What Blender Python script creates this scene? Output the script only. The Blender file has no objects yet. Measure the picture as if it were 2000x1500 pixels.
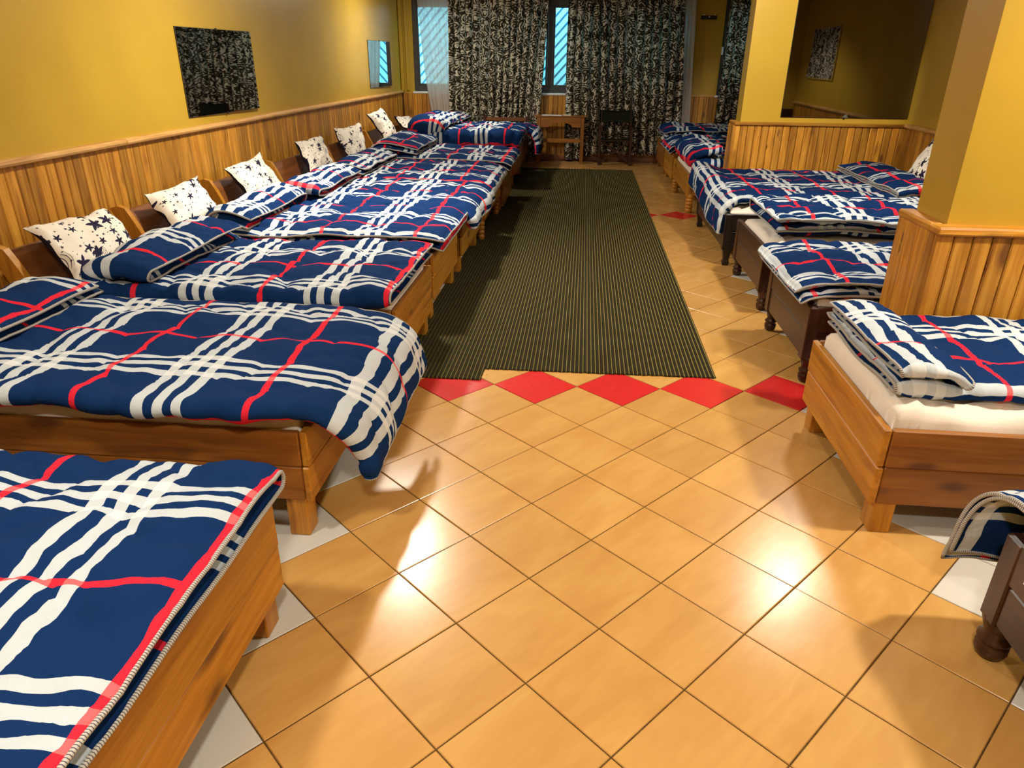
import bpy, math, random
import numpy as np
from mathutils import Vector, Matrix

random.seed(7)
rng = np.random.default_rng(7)
SC = bpy.context.scene
COL = SC.collection
PI = math.pi

# ------------------------------------------------------------------ camera
CAM = Vector((0.4351, -3.6110, 1.6781))
RT = Vector((0.9953356875, 0.0960691187, 0.0088087247))
UP = Vector((-0.0481884988, 0.4159988209, 0.9080874680))
FW = Vector((-0.0835747436, 0.9042763435, -0.4186878990))
FPX = 1382.94
cd = bpy.data.cameras.new('camera')
cam = bpy.data.objects.new('camera', cd)
COL.objects.link(cam)
cd.sensor_width = 36.0
cd.lens = FPX / 2000.0 * 36.0
cd.clip_start = 0.02
cam.matrix_world = Matrix(((RT.x, UP.x, -FW.x, CAM.x), (RT.y, UP.y, -FW.y, CAM.y), (RT.z, UP.z, -FW.z, CAM.z), (0, 0, 0, 1)))
SC.camera = cam


def pix(x, y, z):
    d = Vector((x, y, z)) - CAM
    w = d.dot(FW)
    return 1000 + FPX * d.dot(RT) / w, 750 - FPX * d.dot(UP) / w, w


# ------------------------------------------------------------------ sky, lamps, exposure
W = bpy.data.worlds.new('world')
SC.world = W
W.use_nodes = True
bg = W.node_tree.nodes['Background']
bg.inputs['Color'].default_value = (0.42, 0.80, 1.0, 1)      # overcast bluish daylight
bg.inputs['Strength'].default_value = 5.5

CEIL = 2.85
WARM = (1.0, 0.93, 0.80)


def lamp(x, y, power, size=0.24, z=CEIL - 0.06, col=WARM, cone=None):
    l = bpy.data.lights.new('ceiling_or_added_light', 'SPOT' if cone else 'AREA')
    if cone:                      # recessed downlight; also the added partition spot
        l.spot_size = math.radians(cone); l.spot_blend = 0.45; l.shadow_soft_size = size / 2
    else:
        l.shape = 'DISK'; l.size = size
    l.energy = power
    l.color = col
    o = bpy.data.objects.new('ceiling_or_added_light', l)
    o.location = (x, y, z)
    COL.objects.link(o)
    return o


for lx, ly, lp, cn in ((0.5, -3.9, 40, None), (-1.15, -2.45, 27, None), (-1.15, 2.0, 84, None), (-1.7, 7.2, 48, None), (2.95, -1.35, 56, None), (2.45, 1.75, 155, 122)):
    lamp(lx, ly, lp, cone=cn)
added_wash = lamp(1.80, 2.3, 240, size=0.1, cone=45)        # added spot with no seen source, brightens the far partition
added_wash.rotation_euler = (Vector((2.60, 4.62, 1.62)) - added_wash.location).to_track_quat('-Z', 'Y').to_euler()

SC.view_settings.view_transform = 'Standard'
SC.view_settings.look = 'None'
SC.view_settings.exposure = 0.66
SC.view_settings.gamma = 1.0
SC.view_settings.use_curve_mapping = False
SC.cycles.use_denoising = True
SC.cycles.max_bounces = 8
SC.cycles.diffuse_bounces = 4
SC.cycles.sample_clamp_indirect = 8.0


# ------------------------------------------------------------------ mesh helpers
class MB:
    def __init__(s):
        s.v = []; s.f = []; s.uv = {}; s.mi = []

    def quadbox(s, lo, hi):
        x0, y0, z0 = lo; x1, y1, z1 = hi
        b = len(s.v)
        s.v += [(x0, y0, z0), (x1, y0, z0), (x1, y1, z0), (x0, y1, z0), (x0, y0, z1), (x1, y0, z1), (x1, y1, z1), (x0, y1, z1)]
        s.f += [(b, b + 3, b + 2, b + 1), (b + 4, b + 5, b + 6, b + 7), (b, b + 1, b + 5, b + 4), (b + 1, b + 2, b + 6, b + 5), (b + 2, b + 3, b + 7, b + 6), (b + 3, b, b + 4, b + 7)]
        return s

    def box(s, lo, hi, c=0.004):
        """box with chamfered edges"""
        lo2 = [min(a, b) for a, b in zip(lo, hi)]; hi2 = [max(a, b) for a, b in zip(lo, hi)]
        c = min([c] + [(h - l) * 0.45 for l, h in zip(lo2, hi2)])
        if c <= 0:
            return s.quadbox(lo2, hi2)
        x0, y0, z0 = lo2; x1, y1, z1 = hi2
        b = len(s.v)
        idx = {}
        for ax in range(3):
            for sx in (0, 1):
                for sy in (0, 1):
                    for sz in (0, 1):
                        p = [(x0, x1)[sx], (y0, y1)[sy], (z0, z1)[sz]]
                        for k, sg in enumerate((sx, sy, sz)):
                            if k != ax:
                                p[k] += c if sg == 0 else -c
                        idx[(ax, sx, sy, sz)] = len(s.v)
                        s.v.append(tuple(p))
        I = idx
        for ax in range(3):
            for sg in (0, 1):
                o = [k for k in range(3) if k != ax]
                q = []
                for a, bb in ((0, 0), (1, 0), (1, 1), (0, 1)):
                    k = [0, 0, 0]; k[ax] = sg; k[o[0]] = a; k[o[1]] = bb
                    q.append(I[(ax, *k)])
                if (sg == 1) != (ax == 1):
                    s.f.append(tuple(q))
                else:
                    s.f.append(tuple(reversed(q)))
        for e in range(3):                       # edges parallel to axis e
            o = [k for k in range(3) if k != e]
            for a in (0, 1):
                for bb in (0, 1):
                    q = []
                    for ax, t in ((o[0], 0), (o[0], 1), (o[1], 1), (o[1], 0)):
                        k = [0, 0, 0]; k[e] = t; k[o[0]] = a; k[o[1]] = bb
                        q.append(I[(ax, *k)])
                    s.f.append(tuple(q))
        for sx in (0, 1):
            for sy in (0, 1):
                for sz in (0, 1):
                    s.f.append((I[(0, sx, sy, sz)], I[(1, sx, sy, sz)], I[(2, sx, sy, sz)]))
        return s

    def prism(s, poly, axis, a, b, inset=0.0):
        """extrude a 2-D polygon along axis (0,1,2) from a to b; poly coords are the other two axes in order"""
        n = len(poly); base = len(s.v)

        def put(p, t):
            q = [0, 0, 0]; o = [k for k in range(3) if k != axis]
            q[o[0]], q[o[1]] = p; q[axis] = t
            return tuple(q)
        for t in (a, b):
            for p in poly:
                s.v.append(put(p, t))
        s.f.append(tuple(range(base, base + n)))
        s.f.append(tuple(reversed(range(base + n, base + 2 * n))))
        for i in range(n):
            j = (i + 1) % n
            s.f.append((base + i, base + n + i, base + n + j, base + j))
        return s

    def lathe(s, prof, cx=0, cy=0, n=14):
        base = len(s.v)
        for r, z in prof:
            for k in range(n):
                a = 2 * PI * k / n
                s.v.append((cx + r * math.cos(a), cy + r * math.sin(a), z))
        for i in range(len(prof) - 1):
            for k in range(n):
                k2 = (k + 1) % n
                s.f.append((base + i * n + k, base + i * n + k2, base + (i + 1) * n + k2, base + (i + 1) * n + k))
        s.f.append(tuple(reversed(range(base, base + n))))
        e = base + (len(prof) - 1) * n
        s.f.append(tuple(range(e, e + n)))
        return s

    def tube(s, pts, r, n=6, closed=False):
        base = len(s.v); m = len(pts)
        P = [Vector(p) for p in pts]
        prev = None
        for i, p in enumerate(P):
            a = P[(i - 1) % m] if (closed or i > 0) else P[i]
            b = P[(i + 1) % m] if (closed or i < m - 1) else P[i]
            t = (b - a)
            t = t.normalized() if t.length > 1e-9 else Vector((0, 0, 1))
            if prev is None:
                u = t.cross(Vector((0, 0, 1)))
                if u.length < 0.1:
                    u = t.cross(Vector((0, 1, 0)))
            else:
                u = prev - t * prev.dot(t)
                if u.length < 1e-6:
                    u = t.cross(Vector((0.3, 0.5, 0.8)))
            u.normalize(); prev = u
            w = t.cross(u)
            for k in range(n):
                an = 2 * PI * k / n
                s.v.append(tuple(p + (u * math.cos(an) + w * math.sin(an)) * r))
        for i in range(m if closed else m - 1):
            i2 = (i + 1) % m
            for k in range(n):
                k2 = (k + 1) % n
                s.f.append((base + i * n + k, base + i * n + k2, base + i2 * n + k2, base + i2 * n + k))
        if not closed:
            s.f.append(tuple(reversed(range(base, base + n))))
            s.f.append(tuple(range(base + (m - 1) * n, base + m * n)))
        return s

    def mesh(s, name, mats, smooth=False):
        me = bpy.data.meshes.new(name)
        me.from_pydata(s.v, [], s.f)
        for m in (mats if isinstance(mats, (list, tuple)) else [mats]):
            me.materials.append(m)
        if s.mi:
            me.polygons.foreach_set('material_index', s.mi)
        if smooth:
            me.polygons.foreach_set('use_smooth', [True] * len(me.polygons))
        import bmesh
        bm = bmesh.new(); bm.from_mesh(me)
        bmesh.ops.recalc_face_normals(bm, faces=bm.faces)
        bm.to_mesh(me); bm.free()
        me.update()
        return me


def link(name, me, parent=None, loc=(0, 0, 0)):
    o = bpy.data.objects.new(name, me)
    COL.objects.link(o)
    if parent is not None:
        o.parent = parent
    o.location = loc
    return o


def obj(name, mb, mat, parent=None, smooth=False, loc=(0, 0, 0)):
    return link(name, mb.mesh(name, mat, smooth), parent, loc)


def tag(o, label, cat, group=None):
    o['label'] = label; o['category'] = cat
    if group:
        o['group'] = group
    return o


def thing(name, label, cat, loc=(0, 0, 0), group=None):
    o = bpy.data.objects.new(name, None)
    o.empty_display_size = 0.1
    COL.objects.link(o); o.location = loc
    return tag(o, label, cat, group)


def struct(o):
    o['kind'] = 'structure'
    return o


def grid_mesh(name, P, UV, mats, closed_u=False, smooth=True):
    """P (a,b,3) array, UV (a,b,2)"""
    a, b = P.shape[:2]
    verts = P.reshape(-1, 3)
    i = np.arange(a if closed_u else a - 1)[:, None]; j = np.arange(b - 1)[None, :]
    i2 = (i + 1) % a
    f = np.stack([i * b + j, i2 * b + j, i2 * b + j + 1, i * b + j + 1], -1).reshape(-1, 4)
    return raw_mesh(name, verts, f, UV.reshape(-1, 2), mats, smooth)


def raw_mesh(name, verts, faces, vuv, mats, smooth=True):
    me = bpy.data.meshes.new(name)
    me.vertices.add(len(verts)); me.vertices.foreach_set('co', np.ascontiguousarray(verts, dtype=np.float32).ravel())
    n = len(faces)
    me.loops.add(n * 4); me.loops.foreach_set('vertex_index', faces.astype(np.int32).ravel())
    me.polygons.add(n)
    me.polygons.foreach_set('loop_start', np.arange(0, n * 4, 4, dtype=np.int32))
    me.polygons.foreach_set('loop_total', np.full(n, 4, dtype=np.int32))
    for m in (mats if isinstance(mats, (list, tuple)) else [mats]):
        me.materials.append(m)
    if vuv is not None:
        uvl = me.uv_layers.new(name='UVMap')
        uvl.data.foreach_set('uv', np.ascontiguousarray(vuv[faces.ravel()], dtype=np.float32).ravel())
    me.update(calc_edges=True)
    me.validate()
    if smooth:
        me.polygons.foreach_set('use_smooth', [True] * len(me.polygons))
    return me


def fnoise(x, y, seed, freq=1.0, n=7):
    """cheap smooth noise: a sum of random plane waves, about -1..1"""
    r = np.random.default_rng(seed)
    out = np.zeros(np.broadcast(x, y).shape)
    for k in range(n):
        a = r.uniform(0, 2 * PI); f = freq * r.uniform(0.5, 1.7); ph = r.uniform(0, 2 * PI)
        out = out + np.sin(2 * PI * f * (x * math.cos(a) + y * math.sin(a)) + ph)
    return out / math.sqrt(n)


# ------------------------------------------------------------------ material helpers
def new_mat(name, rough=0.6, spec=0.4):
    m = bpy.data.materials.new(name); m.use_nodes = True
    nt = m.node_tree; b = nt.nodes['Principled BSDF']
    b.inputs['Roughness'].default_value = rough
    b.inputs['Specular IOR Level'].default_value = spec
    return m, nt, b


def nd(nt, t, **kw):
    n = nt.nodes.new(t)
    for k, v in kw.items():
        setattr(n, k, v)
    return n


def mth(nt, op, a, b=None, c=None, clamp=False):
    n = nt.nodes.new('ShaderNodeMath'); n.operation = op; n.use_clamp = clamp
    for i, v in enumerate((a, b, c)):
        if v is None:
            continue
        if isinstance(v, (int, float)):
            n.inputs[i].default_value = v
        else:
            nt.links.new(v, n.inputs[i])
    return n.outputs[0]


def mixc(nt, f, a, b, mode='MIX'):
    n = nt.nodes.new('ShaderNodeMix'); n.data_type = 'RGBA'; n.blend_type = mode
    if isinstance(f, (int, float)):
        n.inputs[0].default_value = f
    else:
        nt.links.new(f, n.inputs[0])
    for s, v in ((6, a), (7, b)):
        if isinstance(v, tuple):
            n.inputs[s].default_value = (*v, 1) if len(v) == 3 else v
        else:
            nt.links.new(v, n.inputs[s])
    return n.outputs[2]


def ramp(nt, fac, stops):
    n = nt.nodes.new('ShaderNodeValToRGB')
    e = n.color_ramp.elements
    while len(e) < len(stops):
        e.new(0.5)
    for el, (p, c) in zip(e, stops):
        el.position = p; el.color = (*c, 1)
    nt.links.new(fac, n.inputs[0])
    return n.outputs[0]


def noise(nt, vec, scale, detail=3, rough=0.5, dist=0.0):
    n = nt.nodes.new('ShaderNodeTexNoise')
    n.inputs['Scale'].default_value = scale; n.inputs['Detail'].default_value = detail
    n.inputs['Roughness'].default_value = rough; n.inputs['Distortion'].default_value = dist
    if vec is not None:
        nt.links.new(vec, n.inputs['Vector'])
    return n.outputs['Fac']


def mapping(nt, vec, scale=(1, 1, 1), loc=(0, 0, 0), rot=(0, 0, 0)):
    n = nt.nodes.new('ShaderNodeMapping')
    n.inputs['Scale'].default_value = scale; n.inputs['Location'].default_value = loc; n.inputs['Rotation'].default_value = rot
    nt.links.new(vec, n.inputs['Vector'])
    return n.outputs[0]


def bump(nt, b, h, strength=0.3, dist=0.01):
    n = nt.nodes.new('ShaderNodeBump')
    n.inputs['Strength'].default_value = strength; n.inputs['Distance'].default_value = dist
    nt.links.new(h, n.inputs['Height'])
    nt.links.new(n.outputs[0], b.inputs['Normal'])


def objvec(nt, rnd=True):
    """object coordinates, shifted by a random amount for each object"""
    tc = nd(nt, 'ShaderNodeTexCoord')
    if not rnd:
        return tc.outputs['Object'], None
    oi = nd(nt, 'ShaderNodeObjectInfo')
    s = nd(nt, 'ShaderNodeVectorMath', operation='ADD')
    c = nd(nt, 'ShaderNodeVectorMath', operation='SCALE')
    cmb = nd(nt, 'ShaderNodeCombineXYZ')
    nt.links.new(oi.outputs['Random'], cmb.inputs[0]); nt.links.new(mth(nt, 'FRACT', mth(nt, 'MULTIPLY', oi.outputs['Random'], 17.3)), cmb.inputs[1])
    nt.links.new(mth(nt, 'FRACT', mth(nt, 'MULTIPLY', oi.outputs['Random'], 71.7)), cmb.inputs[2])
    nt.links.new(cmb.outputs[0], c.inputs[0]); c.inputs['Scale'].default_value = 40.0
    nt.links.new(tc.outputs['Object'], s.inputs[0]); nt.links.new(c.outputs[0], s.inputs[1])
    return s.outputs[0], oi.outputs['Random']


def wood(name, axis, dark, mid, light, rough=0.38, knot=(0.10, 0.035, 0.01), vary=0.35, knots=True, spec=0.45):
    m, nt, b = new_mat(name, rough, spec)
    v, r = objvec(nt)
    st = [14.0, 14.0, 14.0]; st[axis] = 1.1
    g1 = noise(nt, mapping(nt, v, tuple(st)), 1.6, 4, 0.6, 0.8)
    st2 = [60.0, 60.0, 60.0]; st2[axis] = 2.0
    g2 = noise(nt, mapping(nt, v, tuple(st2)), 1.5, 2, 0.5)
    base = ramp(nt, g1, [(0.28, dark), (0.5, mid), (0.72, light)])
    shade = mth(nt, 'MULTIPLY_ADD', r, vary, 1 - vary * 0.55)
    shade = mth(nt, 'MULTIPLY', shade, mth(nt, 'MULTIPLY_ADD', g2, 0.4, 0.8))
    cm = nd(nt, 'ShaderNodeCombineColor')
    for k in range(3):
        nt.links.new(shade, cm.inputs[k])
    col = mixc(nt, 1.0, base, cm.outputs[0], 'MULTIPLY')
    if knots:
        ks = [8.0, 8.0, 8.0]; ks[axis] = 3.4
        vo = nd(nt, 'ShaderNodeTexVoronoi'); vo.inputs['Scale'].default_value = 1.0
        nz = noise(nt, v, 9.0, 2)
        sh = nd(nt, 'ShaderNodeVectorMath', operation='ADD')
        nt.links.new(mapping(nt, v, tuple(ks)), sh.inputs[0])
        cx = nd(nt, 'ShaderNodeCombineXYZ')
        nt.links.new(mth(nt, 'MULTIPLY', nz, 0.18), cx.inputs[0]); nt.links.new(mth(nt, 'MULTIPLY', nz, 0.18), cx.inputs[2])
        nt.links.new(cx.outputs[0], sh.inputs[1])
        nt.links.new(sh.outputs[0], vo.inputs['Vector'])
        sep = nd(nt, 'ShaderNodeSeparateColor'); nt.links.new(vo.outputs['Color'], sep.inputs[0])
        size = mth(nt, 'MULTIPLY', mth(nt, 'SUBTRACT', sep.outputs[0], 0.32, clamp=True), 0.68)
        k = mth(nt, 'SUBTRACT', 1.0, mth(nt, 'DIVIDE', vo.outputs['Distance'], mth(nt, 'ADD', size, 0.001)), clamp=True)
        k = mth(nt, 'MULTIPLY', mth(nt, 'POWER', k, 1.4), 1.9, clamp=True)
        col = mixc(nt, mth(nt, 'MULTIPLY', k, 0.85), col, knot)
    nt.links.new(col, b.inputs['Base Color'])
    bump(nt, b, g2, 0.12, 0.002)
    return m


PINE = ((0.24, 0.086, 0.008), (0.45, 0.195, 0.020), (0.60, 0.300, 0.040))
HONEY = ((0.29, 0.108, 0.010), (0.43, 0.180, 0.016), (0.52, 0.240, 0.026))
LIGHTP = ((0.36, 0.17, 0.04), (0.54, 0.29, 0.085), (0.66, 0.39, 0.14))
REDP = ((0.18, 0.060, 0.008), (0.28, 0.100, 0.013), (0.35, 0.135, 0.020))
DARKW = ((0.020, 0.007, 0.004), (0.040, 0.013, 0.007), (0.065, 0.022, 0.011))
BROWN = ((0.11, 0.034, 0.009), (0.18, 0.058, 0.014), (0.25, 0.085, 0.02))
BLACK = ((0.010, 0.006, 0.005), (0.018, 0.010, 0.008), (0.028, 0.015, 0.012))
WM = {}


def wd(kind, axis):
    key = (kind, axis)
    if key not in WM:
        c = {'pine': PINE, 'honey': HONEY, 'redpine': REDP, 'lightpine': LIGHTP, 'dark': DARKW, 'brown': BROWN, 'black': BLACK}[kind]
        WM[key] = wood('%s_wood_%d' % (kind, axis), axis, *c, rough=0.34 if kind in ('dark', 'black') else 0.4,
                       vary=0.6 if kind == 'pine' else 0.25, knots=kind in ('pine', 'honey', 'redpine', 'brown'))
    return WM[key]


def plain(name, col, rough=0.6, spec=0.4, nscale=None, namp=0.15, bmp=0.0, metal=0.0):
    m, nt, b = new_mat(name, rough, spec)
    b.inputs['Metallic'].default_value = metal
    if nscale:
        v, r = objvec(nt, False)
        n = noise(nt, v, nscale, 4)
        c2 = tuple(c * (1 - namp) for c in col); c3 = tuple(min(1, c * (1 + namp)) for c in col)
        nt.links.new(ramp(nt, n, [(0.3, c2), (0.7, c3)]), b.inputs['Base Color'])
        if bmp:
            bump(nt, b, n, bmp, 0.003)
    else:
        b.inputs['Base Color'].default_value = (*col, 1)
    return m


M_WALL = plain('mustard_paint', (0.465, 0.292, 0.030), 0.34, 0.4, 2.2, 0.05, 0.05)
M_CEIL = plain('ceiling_paint', (0.78, 0.70, 0.52), 0.8, 0.2)
M_GROUT = plain('grout', (0.10, 0.055, 0.018), 0.9, 0.1, 30, 0.3)
M_SHEET = plain('cream_sheet', (0.80, 0.72, 0.62), 0.85, 0.1, 8, 0.04, 0.05)
M_FRAME = plain('grey_window_frame', (0.045, 0.042, 0.042), 0.45, 0.4)
M_SILL = plain('white_sill', (0.72, 0.74, 0.74), 0.5, 0.4, 12, 0.08)
M_MIRROR = plain('mirror_silver', (0.62, 0.64, 0.64), 0.015, 0.5, metal=1.0)
M_MIRROR2 = plain('dim_mirror_silver', (0.19, 0.185, 0.18), 0.02, 0.5, metal=1.0)
M_MDARK = plain('mirror_edge', (0.02, 0.022, 0.02), 0.3)
M_BLACKM = plain('black_metal', (0.012, 0.011, 0.011), 0.4, 0.5)
M_BRASS = plain('brass_screw', (0.7, 0.6, 0.35), 0.3, metal=1.0)
M_CANVAS = plain('green_black_canvas', (0.013, 0.016, 0.010), 0.85, 0.15, 60, 0.25, 0.1)
M_PAPER = plain('white_paper', (0.8, 0.8, 0.78), 0.7)
M_CARD = plain('tan_card', (0.55, 0.42, 0.22), 0.7)
M_WHITEP = plain('white_plastic', (0.75, 0.75, 0.72), 0.4)
M_PILLOWBACK = plain('navy_pillow_back', (0.018, 0.016, 0.035), 0.85, 0.1)


def tile_mat(name, base, dark, streak=0.6, rough=0.2, spec=0.5):
    m, nt, b = new_mat(name, rough, spec)
    v, r = objvec(nt)
    n1 = noise(nt, mapping(nt, v, (2.2, 6.5, 1), rot=(0, 0, 0.12)), 1.0, 4, 0.55, 0.5)
    n2 = noise(nt, mapping(nt, v, (9, 40, 1), rot=(0, 0, 0.12)), 1.0, 3, 0.6)
    f = mth(nt, 'MULTIPLY_ADD', n2, 0.25, n1)
    col = ramp(nt, f, [(0.42, base), (0.78, tuple(a + (c - a) * streak for a, c in zip(base, dark)))])
    sh = mth(nt, 'MULTIPLY_ADD', r, 0.10, 0.95)
    cm = nd(nt, 'ShaderNodeCombineColor')
    for k in range(3):
        nt.links.new(sh, cm.inputs[k])
    nt.links.new(mixc(nt, 1.0, col, cm.outputs[0], 'MULTIPLY'), b.inputs['Base Color'])
    rg = mth(nt, 'MULTIPLY_ADD', n1, 0.12, rough - 0.05)
    nt.links.new(rg, b.inputs['Roughness'])
    return m


M_TILE = tile_mat('amber_tile', (0.62, 0.35, 0.105), (0.46, 0.215, 0.045), rough=0.235, spec=0.6)
M_TRED = tile_mat('red_tile', (0.60, 0.022, 0.022), (0.50, 0.015, 0.015), 0.5, 0.27)
M_TWHITE = tile_mat('white_tile', (0.62, 0.60, 0.54), (0.54, 0.51, 0.45), 0.5, 0.25)


def plaid_mat():
    m, nt, b = new_mat('navy_plaid_cotton', 0.9, 0.05)
    uv = nd(nt, 'ShaderNodeUVMap'); uv.uv_map = 'UVMap'
    sep = nd(nt, 'ShaderNodeSeparateXYZ'); nt.links.new(uv.outputs[0], sep.inputs[0])
    PER = 0.64

    def stripes(c, hw, gap, redw):
        f = mth(nt, 'MULTIPLY', mth(nt, 'FRACT', mth(nt, 'DIVIDE', mth(nt, 'ADD', c, PER * 100), PER)), PER)   # 0..PER, red at 0
        red = mth(nt, 'LESS_THAN', mth(nt, 'MINIMUM', f, mth(nt, 'SUBTRACT', PER, f)), redw)
        d = mth(nt, 'ABSOLUTE', mth(nt, 'SUBTRACT', f, PER / 2))
        w = mth(nt, 'MAXIMUM', mth(nt, 'LESS_THAN', d, hw), mth(nt, 'LESS_THAN', mth(nt, 'ABSOLUTE', mth(nt, 'SUBTRACT', d, gap)), hw))
        return red, w
    ru, wu = stripes(sep.outputs[0], 0.0195, 0.072, 0.0125)
    rv, wv = stripes(sep.outputs[1], 0.0155, 0.058, 0.0105)
    NAVY = (0.0095, 0.030, 0.110)
    nz = noise(nt, uv.outputs[0], 300, 2)
    navy = mixc(nt, nz, (0.0045, 0.023, 0.092), (0.007, 0.031, 0.118))
    ws = mth(nt, 'ADD', wu, wv)
    col = mixc(nt, mth(nt, 'MINIMUM', ws, 1.0), navy, (0.52, 0.575, 0.62))
    col = mixc(nt, mth(nt, 'GREATER_THAN', ws, 1.5), col, (0.66, 0.70, 0.72))
    rs = mth(nt, 'MAXIMUM', ru, rv)
    redc = mixc(nt, mth(nt, 'MINIMUM', ws, 1.0), (0.68, 0.022, 0.045), (0.80, 0.13, 0.14))
    col = mixc(nt, rs, col, redc)
    nt.links.new(col, b.inputs['Base Color'])
    weave = noise(nt, uv.outputs[0], 34, 4, 0.6, 0.4)
    bump(nt, b, weave, 0.45, 0.006)
    return m


M_PLAID = plaid_mat()


def piping_mat():
    m, nt, b = new_mat('striped_overlock_piping', 0.85, 0.1)
    uv = nd(nt, 'ShaderNodeUVMap'); uv.uv_map = 'UVMap'
    sep = nd(nt, 'ShaderNodeSeparateXYZ'); nt.links.new(uv.outputs[0], sep.inputs[0])
    f = mth(nt, 'FRACT', mth(nt, 'MULTIPLY', sep.outputs[0], 1 / 0.0065))
    nt.links.new(mixc(nt, mth(nt, 'GREATER_THAN', f, 0.68), (0.50, 0.48, 0.43), (0.09, 0.09, 0.12)), b.inputs['Base Color'])
    return m


M_PIPE = piping_mat()


def star_mat():
    m, nt, b = new_mat('cream_cotton_with_navy_stars', 0.85, 0.12)
    uv = nd(nt, 'ShaderNodeUVMap'); uv.uv_map = 'UVMap'
    masks = []
    for sc, rmin, rmul, thr, tip in ((8.0, 0.12, 0.34, 0.36, 1.35), (19.0, 0.06, 0.17, 0.25, 1.2)):
        vo = nd(nt, 'ShaderNodeTexVoronoi'); vo.voronoi_dimensions = '2D'
        vo.inputs['Scale'].default_value = sc; vo.inputs['Randomness'].default_value = 0.8
        nt.links.new(uv.outputs[0], vo.inputs['Vector'])
        scl = nd(nt, 'ShaderNodeVectorMath', operation='SCALE'); scl.inputs['Scale'].default_value = sc
        nt.links.new(uv.outputs[0], scl.inputs[0])
        p = nd(nt, 'ShaderNodeVectorMath', operation='SCALE'); p.inputs['Scale'].default_value = sc
        nt.links.new(vo.outputs['Position'], p.inputs[0])
        d = nd(nt, 'ShaderNodeVectorMath', operation='SUBTRACT')
        nt.links.new(scl.outputs[0], d.inputs[0]); nt.links.new(p.outputs[0], d.inputs[1])
        sx = nd(nt, 'ShaderNodeSeparateXYZ'); nt.links.new(d.outputs[0], sx.inputs[0])
        sc3 = nd(nt, 'ShaderNodeSeparateColor'); nt.links.new(vo.outputs['Color'], sc3.inputs[0])
        an = mth(nt, 'ADD', mth(nt, 'ARCTAN2', sx.outputs[1], sx.outputs[0]), mth(nt, 'MULTIPLY_ADD', sc3.outputs[1], 6.28, 20.0))
        a = mth(nt, 'ABSOLUTE', mth(nt, 'SUBTRACT', mth(nt, 'MODULO', an, 2 * PI / 5), PI / 5))    # PI/5 at tips
        t = mth(nt, 'DIVIDE', a, PI / 5)
        prof = mth(nt, 'MULTIPLY_ADD', mth(nt, 'POWER', t, tip), 0.64, 0.36)
        big = mth(nt, 'SUBTRACT', sc3.outputs[0], thr, clamp=True)
        R = mth(nt, 'MULTIPLY', mth(nt, 'MULTIPLY_ADD', big, rmul / (1 - thr) * 1.3, rmin), mth(nt, 'GREATER_THAN', sc3.outputs[0], thr))
        r = mth(nt, 'SQRT', mth(nt, 'ADD', mth(nt, 'MULTIPLY', sx.outputs[0], sx.outputs[0]), mth(nt, 'MULTIPLY', sx.outputs[1], sx.outputs[1])))
        masks.append(mth(nt, 'LESS_THAN', r, mth(nt, 'MULTIPLY', R, prof)))
        if sc < 10:      # shooting-star strokes: thin curved lines in some cells
            sel = mth(nt, 'MULTIPLY', mth(nt, 'LESS_THAN', sc3.outputs[0], 0.26), mth(nt, 'LESS_THAN', r, 0.42))
            bend = mth(nt, 'MULTIPLY_ADD', mth(nt, 'MULTIPLY', sx.outputs[1], sx.outputs[1]), 0.7, sx.outputs[0])
            ln = mth(nt, 'ABSOLUTE', mth(nt, 'SUBTRACT', mth(nt, 'FRACT', mth(nt, 'MULTIPLY', bend, 9.0)), 0.5))
            st = mth(nt, 'MULTIPLY', mth(nt, 'LESS_THAN', ln, 0.10), mth(nt, 'LESS_THAN', mth(nt, 'ABSOLUTE', bend), 0.24))
            masks.append(mth(nt, 'MULTIPLY', sel, st))
    k = masks[0]
    for q in masks[1:]:
        k = mth(nt, 'MAXIMUM', k, q)
    nt.links.new(mixc(nt, k, (0.76, 0.71, 0.62), (0.016, 0.013, 0.04)), b.inputs['Base Color'])
    return m


M_STAR = star_mat()


def curtain_mat():
    m, nt, b = new_mat('olive_damask_curtain', 0.9, 0.08)
    uv = nd(nt, 'ShaderNodeUVMap'); uv.uv_map = 'UVMap'
    n0 = noise(nt, mapping(nt, uv.outputs[0], (1.0, 0.75, 1)), 16, 4, 0.6, 1.6)
    vo = nd(nt, 'ShaderNodeTexVoronoi'); vo.voronoi_dimensions = '2D'; vo.inputs['Scale'].default_value = 5.5
    nt.links.new(uv.outputs[0], vo.inputs['Vector'])
    f = mth(nt, 'ADD', n0, mth(nt, 'MULTIPLY', mth(nt, 'SINE', mth(nt, 'MULTIPLY', vo.outputs['Distance'], 34.0)), 0.07))
    col = ramp(nt, f, [(0.50, (0.034, 0.028, 0.016)), (0.56, (0.62, 0.55, 0.43))])
    out = nt.nodes['Material Output']
    nt.links.new(col, b.inputs['Base Color'])
    tr = nd(nt, 'ShaderNodeBsdfTranslucent'); nt.links.new(col, tr.inputs['Color'])
    mx = nd(nt, 'ShaderNodeMixShader'); mx.inputs[0].default_value = 0.10
    nt.links.new(b.outputs[0], mx.inputs[1]); nt.links.new(tr.outputs[0], mx.inputs[2])
    nt.links.new(mx.outputs[0], out.inputs['Surface'])
    return m


M_CURT = curtain_mat()


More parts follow.
